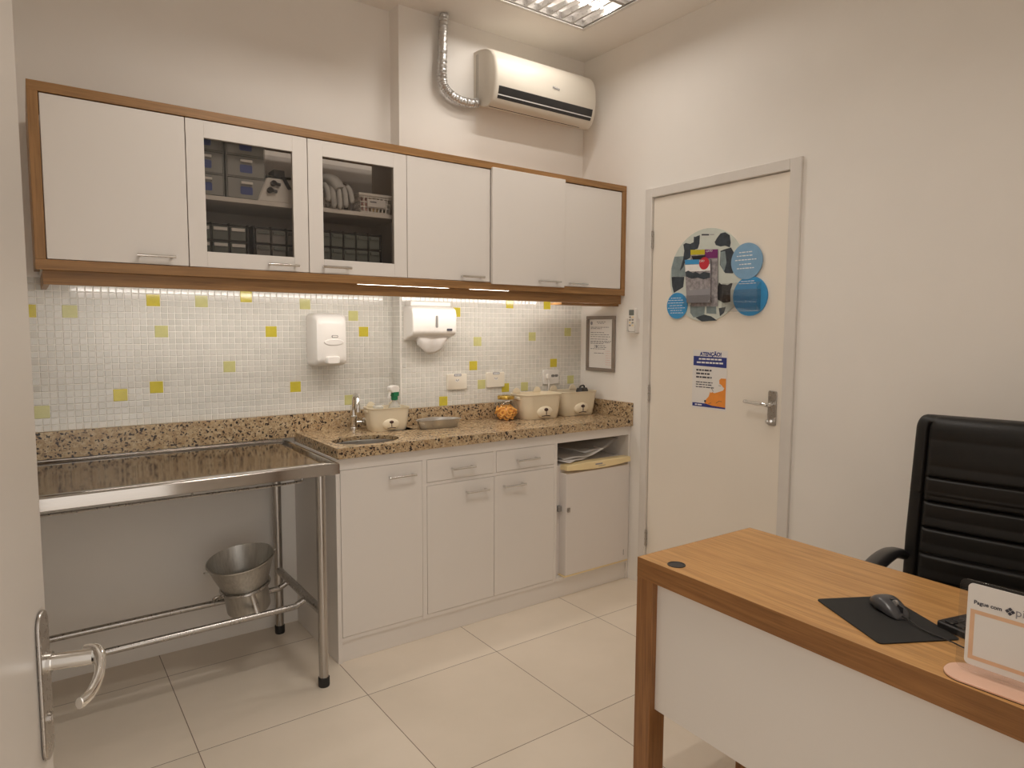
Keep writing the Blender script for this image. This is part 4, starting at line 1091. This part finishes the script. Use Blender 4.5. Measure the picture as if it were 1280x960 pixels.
# ================================================================== OFFICE CHAIR
ca = math.atan2(-.20, -.98)         # facing direction
t = thing('office_chair', 'black leather office chair behind the desk', 'chair', (0, 0, 0), ca)
PLt = at(1150, 521, 0, -.40)
lat = Vector((-.20, .98, 0)).normalized(); fwd = Vector((-.98, -.20, 0)).normalized()
HW = .262
ctr = PLt - lat*(HW-.012) ; t.location = (ctr.x, ctr.y, 0)
# local x = forward, local y: rotate +90 from forward -> equals (-lat)
ZTOP = PLt.z+.006
b = MB(); nh, nr = 170, 150
seams = [.952, .872, .788, .703, .62]
secs = []
for i in range(nh+1):
    z = .50+(ZTOP-.50)*i/nh; tt2 = (ZTOP-z)
    w = HW+.012*min(1, tt2/.4); edge = .045
    if tt2 < edge: w -= (edge-math.sqrt(max(0, edge**2-(edge-tt2)**2)))*.55
    th = .075 if tt2 > .25 else .085
    if tt2 < .05: th *= .35+.65*math.sqrt(max(0, 1-(1-tt2/.05)**2))
    lean = -.10*(z-.50)*.6 - .05*((z-.75)/.4)**2*0
    g = 0
    for s in seams: g = max(g, math.exp(-((z-s)/.0045)**2))
    sec = []
    for q in range(nr):
        a = 2*PI*q/nr; cx, cy = math.cos(a), math.sin(a)
        yy_ = w*math.copysign(abs(cy)**.55, cy); xx_ = th*.5*math.copysign(abs(cx)**.5, cx)
        if cx > 0:
            k = abs(yy_)/w
            inner_ = 1 if k < .80 else max(0, 1-(k-.80)/.04)
            xx_ += -.008*g*inner_
            gv = math.exp(-((k-.85)/.016)**2); xx_ -= .014*gv*(1 if tt2 > .02 else 0)
            xx_ += .010*(1-k*k)*(1 if z < .95 else 1.6)
            # soft bulge between seams
            xx_ += .006*inner_*(1-g)*(1-.5*min(1, abs(((tt2+.01) % .083)/.083-.5)*2)**3)
        sec.append((lean+xx_, yy_, z))
    secs.append(sec)
b.loft(secs); b.build('backrest', 'leather', t, world=False, smooth=70)
b = MB()
def seat_ring(s, z): return [(x+.24, y, z) for x, y in rrect(.50*s, .50*s, .10*s, 8)]
b.loft([seat_ring(.90, .40), seat_ring(.97, .415), seat_ring(1, .45), seat_ring(.98, .475), seat_ring(.88, .495), seat_ring(.6, .50)]); b.build('seat', 'leather', t, world=False, smooth=60)
for sy in (-1, 1):
    b = MB(); y = sy*.292
    pth = bez([(-.02, y-sy*.02, .672), (.06, y, .696), (.19, y, .712), (.33, y, .708), (.43, y, .680), (.47, y, .61), (.45, y, .53), (.36, y-sy*.02, .46), (.22, y-sy*.05, .435)], 6)
    b.tube(pth, [.026+.004*math.sin(PI*min(1, i/24)) for i in range(len(pth))], 14, up=(0, 1, 0), flat=.62); b.build('armrest', 'black', t, world=False)
b = MB(); b.cyl((.22, 0, .10), (.22, 0, .40), .028, 20); b.lathe([(.05, .385), (.11, .392), (.11, .402), (.05, .404)], (.22, 0, 0), 20); b.build('gas_lift', 'black', t, world=False)
for k in range(5):
    a = 2*PI*k/5+.3; c, s = math.cos(a), math.sin(a)
    b = MB(); b.tube([(.22+c*.02, s*.02, .11), (.22+c*.15, s*.15, .095), (.22+c*.29, s*.29, .07)], [.024, .02, .015], 12); sp_ = b.build('base_arm', 'black', t, world=False)
    b = MB(); b.lathe([(.018, -.022), (.026, -.018), (.026, .018), (.018, .022)], (.22+c*.29, s*.29, .0262), 18, 'y'); b.build('caster', 'rubber', sp_, world=False)

# ================================================================== CABINET CONTENTS (behind the smoked glass)
def drawer_tower(name, label, x0, x1, y0, y1, z0, rows, h, matf, group, lab='bluelabel'):
    t = thing(name, label, 'drawer organiser', ((x0+x1)/2, (y0+y1)/2, z0), 0, group)
    b = MB()
    H_ = rows*h+.006
    b.box(x0, x0+.003, y0, y1, z0, z0+H_); b.box(x1-.003, x1, y0, y1, z0, z0+H_); b.box(x0+.003, x1-.003, y1-.003, y1, z0, z0+H_)
    for r_ in range(rows+1): b.box(x0+.003, x1-.003, y0, y1-.003, z0+r_*h, z0+r_*h+.004)
    b.build('shell', matf, t)
    for r_ in range(rows):
        za, zb = z0+r_*h+.006, z0+(r_+1)*h-.003
        d = MB(); d.box(x0+.005, x1-.005, y0-.002, y0+.001, za, zb); d.box(x0+.005, x0+.007, y0+.001, y1-.01, za, zb-.02); d.box(x1-.007, x1-.005, y0+.001, y1-.01, za, zb-.02); d.box(x0+.007, x1-.007, y0+.001, y1-.01, za, za+.002)
        dr = d.build('drawer', matf, t)
        xc = (x0+x1)/2
        b = MB(); b.box(xc-.022, xc+.022, y0-.014, y0-.002, zb-.022, zb-.012); b.build('drawer_pull', 'plastic', dr, bevel=.002)
        b = MB(); b.prism(rrect(.046, .030, .005, 4, xc, (za+zb)/2-.008), 1, y0-.003, y0-.002); b.build('drawer_label', lab, dr)
        b = MB(); b.ball((xc+.01, (y0+y1)/2, za+.02), .035, .06, .018, 12, 8); 
        b.build('drawer_contents', 'grey' if r_ % 2 else 'yellowed', dr)
    return t
GT = 'clear drawer towers in the wall cabinet'
e = at(282.5, 240, 1, -.365)
drawer_tower('drawer_organiser', 'milky clear drawer tower at the far left behind the glass', max(e.x-.165, -2.2125), e.x-.004, -.360, -.12, SH+.0005, 3, .083, 'frost', GT)
drawer_tower('drawer_organiser', 'milky clear drawer tower next to the white case behind the glass', e.x+.004, e.x+.150, -.360, -.12, SH+.0005, 3, .083, 'frost', GT)
# white case with black knobs
c0 = at(318, 258, 1, -.37); 
t = thing('instrument_case', 'white sloping case with black knobs on the cabinet shelf', 'case', (c0.x+.10, -.30, SH))
xw = c0.x+.012
b = MB(); b.prism([(xw, SH+.0005), (xw+.21, SH+.0005), (xw+.185, SH+.098), (xw+.040, SH+.098)], 1, -.368, -.26); b.build('case_body', 'plastic', t, bevel=.006)
bx('case_lid', 'black', t, xw+.038, xw+.187, -.372, -.255, SH+.0985, SH+.106, .002)
for dx, dz in ((.062, .074), (.048, .046)):
    b = MB(); b.cyl((xw+dx, -.368, SH+dz), (xw+dx, -.385, SH+dz), .011, 16); b.cyl((xw+dx+.006, -.378, SH+dz), (xw+dx+.026, -.380, SH+dz-.004), .0065, 12); b.build('knob', 'black', t)
b = MB(); b.prism([(xw+.092, SH+.104), (xw+.108, SH+.108), (xw+.135, SH+.060), (xw+.120, SH+.056)], 1, -.374, -.3705); b.box(xw+.068, xw+.112, -.36, -.29, SH+.106, SH+.132); b.build('strap', 'black', t, bevel=.002)
def small_drawers(name, label, x0, x1, y0, y1, z0, rows, cols, h, rounded, mats):
    t = thing(name, label, 'drawer organiser', ((x0+x1)/2, (y0+y1)/2, z0), 0, 'black small-parts organisers in the wall cabinet')
    H_ = rows*h+.010; w = (x1-x0-.016)/cols
    b = MB(); b.box(x0, x0+.006, y0, y1, z0, z0+H_); b.box(x1-.006, x1, y0, y1, z0, z0+H_); b.box(x0, x1, y1-.004, y1, z0, z0+H_)
    for r_ in range(rows+1): b.box(x0+.006, x1-.006, y0, y1-.004, z0+r_*h, z0+r_*h+.006)
    for c_ in range(1, cols): b.box(x0+.008+c_*w-.0025, x0+.008+c_*w+.0025, y0, y1-.004, z0, z0+H_)
    b.build('cabinet_shell', 'black', t)
    for r_ in range(rows):
        for c_ in range(cols):
            xa = x0+.008+c_*w+.004; za = z0+r_*h+.007
            d = MB(); d.box(xa, xa+w-.008, y0-.002, y0+.05, za, za+h-.009); dr = d.build('drawer', mats[0], t, bevel=.0015)
            d = MB(); d.box(xa+.004, xa+w-.012, y0-.009, y0-.002, za+h-.026, za+h-.014); d.build('drawer_lip', mats[1], dr, bevel=.001)
    return t
zf = UB+.0225
g0 = at(313.5, 322, 1, -.36)
small_drawers('drawer_organiser', 'black small-parts drawer cabinet at left under the shelf', max(g0.x-.215, -2.2125), g0.x-.004, -.355, -.16, zf, 3, 3, .0605, 0, ('lcd', 'paper'))
small_drawers('drawer_organiser', 'black small-parts drawer cabinet in the middle under the shelf', g0.x+.012, g0.x+.212, -.355, -.16, zf, 3, 3, .0605, 0, ('grey', 'lcd'))
g1 = at(404, 320, 1, -.36); g2 = at(478, 329, 1, -.36)
small_drawers('drawer_organiser', 'black drawer cabinet behind the right-hand glass door', g1.x-.03, g2.x, -.355, -.16, zf, 3, 5, .064, 0, ('lcd', 'lcd'))
def basket(name, label, x0, x1, y0, y1, z0, h, mat='plastic'):
    t = thing(name, label, 'basket', ((x0+x1)/2, (y0+y1)/2, z0), 0, 'white baskets in the wall cabinet')
    b = MB(); k = .010
    def bar(a, c, r): b.tube([a, c], r, 6)
    zt_ = z0+h
    for (p, q, p2, q2) in (((x0+k, y0+k), (x1-k, y0+k), (x0, y0), (x1, y0)), ((x1-k, y0+k), (x1-k, y1-k), (x1, y0), (x1, y1)), ((x1-k, y1-k), (x0+k, y1-k), (x1, y1), (x0, y1)), ((x0+k, y1-k), (x0+k, y0+k), (x0, y1), (x0, y0))):
        n = 8
        for i in range(n+1):
            a = Vector((p[0]+(q[0]-p[0])*i/n, p[1]+(q[1]-p[1])*i/n, z0)); c = Vector((p2[0]+(q2[0]-p2[0])*i/n, p2[1]+(q2[1]-p2[1])*i/n, zt_))
            bar(a+Vector((0, 0, .003)), c, .0035)
        for j in range(4):
            f_ = j/4; bar(Vector((p[0]+(p2[0]-p[0])*f_, p[1]+(p2[1]-p[1])*f_, z0+.006+h*f_)), Vector((q[0]+(q2[0]-q[0])*f_, q[1]+(q2[1]-q[1])*f_, z0+.006+h*f_)), .0035)
    b.box(x0+k, x1-k, y0+k, y1-k, z0, z0+.003); b.build('basket_mesh', mat, t)
    b = MB()
    for q in ((x0-.004, x1+.004, y0-.004, y0+.004), (x0-.004, x1+.004, y1-.004, y1+.004), (x0-.004, x0+.004, y0, y1), (x1-.004, x1+.004, y0, y1)): b.box(q[0], q[1], q[2], q[3], zt_-.010, zt_+.002)
    b.build('basket_rim', mat, t, bevel=.002)
    return t
k0 = at(447, 268, 1, -.36); k1 = at(489, 272, 1, -.36)
bk = basket('basket', 'white slotted basket of small boxes at right on the cabinet shelf', k0.x+.004, k1.x-.002, -.372, -.22, SH+.0005, .082)
b = MB(); b.box(k0.x+.038, k1.x-.034, -.378, -.3765, SH+.028, SH+.060); lb = b.build('basket_label', 'paper', bk)
b = MB(); b.box(k0.x+.050, k0.x+.080, -.3788, -.3778, SH+.046, SH+.050); b.build('label_text', 'ink', lb)
for i, (mm, nm) in enumerate((('pinkstamp', 'pink'), ('yellowed', 'pale yellow'), ('lcd', 'grey'))):
    xa = k0.x+.022+i*.040
    o = MB().box(xa, xa+.034, -.355, -.25, SH+.008, SH+.076).build('medicine_box', mm, None, bevel=.001); tag(o, nm+' carton inside the white slotted basket', 'box', 'cartons in the basket')
k2 = at(404, 262, 1, -.36); k3 = at(434, 266, 1, -.36)
basket('basket', 'white basket under the leather gloves behind the glass', k2.x-.05, k3.x-.004, -.355, -.22, SH+.0005, .080)
# glove hanging over the basket
t = thing('leather_glove', 'pale grey leather glove draped over the basket behind the glass', 'glove', (k2.x+.03, -.36, SH+.09))
gx = k2.x+.020; gz = SH+.093
b = MB()
pth = bez([(gx-.02, -.26, gz+.010), (gx+.0, -.31, gz+.030), (gx+.028, -.360, gz+.022), (gx+.046, -.378, gz-.012)], 6)
b.tube(pth, [.038+.010*math.sin(PI*i/(len(pth)-1)) for i in range(len(pth))], 16, up=(1, 0, 0), flat=.55); b.build('palm', 'glove', t)
for i, (dx, ln) in enumerate(((-.042, .050), (-.018, .075), (.008, .078), (.034, .068), (.060, .048))):
    b = MB(); x = gx+.030+dx
    pth = bez([(x-.004, -.366, gz+.006), (x, -.384, gz-.016), (x+.003, -.389, gz-.016-ln*.6), (x+.004, -.387, gz-.016-ln)], 5)
    b.tube(pth, [.0115]*(len(pth)-3)+[.0105, .008, .004], 10); b.build('glove_finger', 'glove', t)
t = thing('coiled_strap', 'dark grey strap hanging beside the glove in the cabinet', 'strap', (k3.x+.02, -.33, SH))
b = MB(); b.tube(bez([(k3.x-.012, -.30, SH+.118), (k3.x+.012, -.335, SH+.118), (k3.x+.022, -.345, SH+.085), (k3.x+.018, -.342, SH+.045), (k3.x+.015, -.34, SH+.004)], 6), [.010]*25, 10, up=(0, 1, 0), flat=.5); b.build('strap_band', 'grey', t)
b = MB(); b.loft([[(px, py, z) for px, py in rrect(.050*s, .06, .01, 4, k3.x+.016, -.30)] for s, z in ((.9, SH+.0006), (1, SH+.02), (.8, SH+.075))]); b.build('strap_bundle', 'grey', t)

# ================================================================== WORLD + VIEW
w = bpy.data.worlds.new('world'); scene.world = w; w.use_nodes = True
bg = w.node_tree.nodes['Background']; bg.inputs['Color'].default_value = (1, .93, .855, 1); bg.inputs['Strength'].default_value = 1.55
scene.view_settings.view_transform = 'Standard'; scene.view_settings.look = 'None'
scene.view_settings.gamma = 1; scene.view_settings.use_curve_mapping = False
scene.view_settings.exposure = 0.0
scene.cycles.use_denoising = True
scene.cycles.max_bounces = 14; scene.cycles.diffuse_bounces = 10; scene.cycles.glossy_bounces = 5; scene.cycles.transparent_max_bounces = 16
scene.cycles.sample_clamp_indirect = 6
scene.cycles.caustics_reflective = False; scene.cycles.caustics_refractive = False
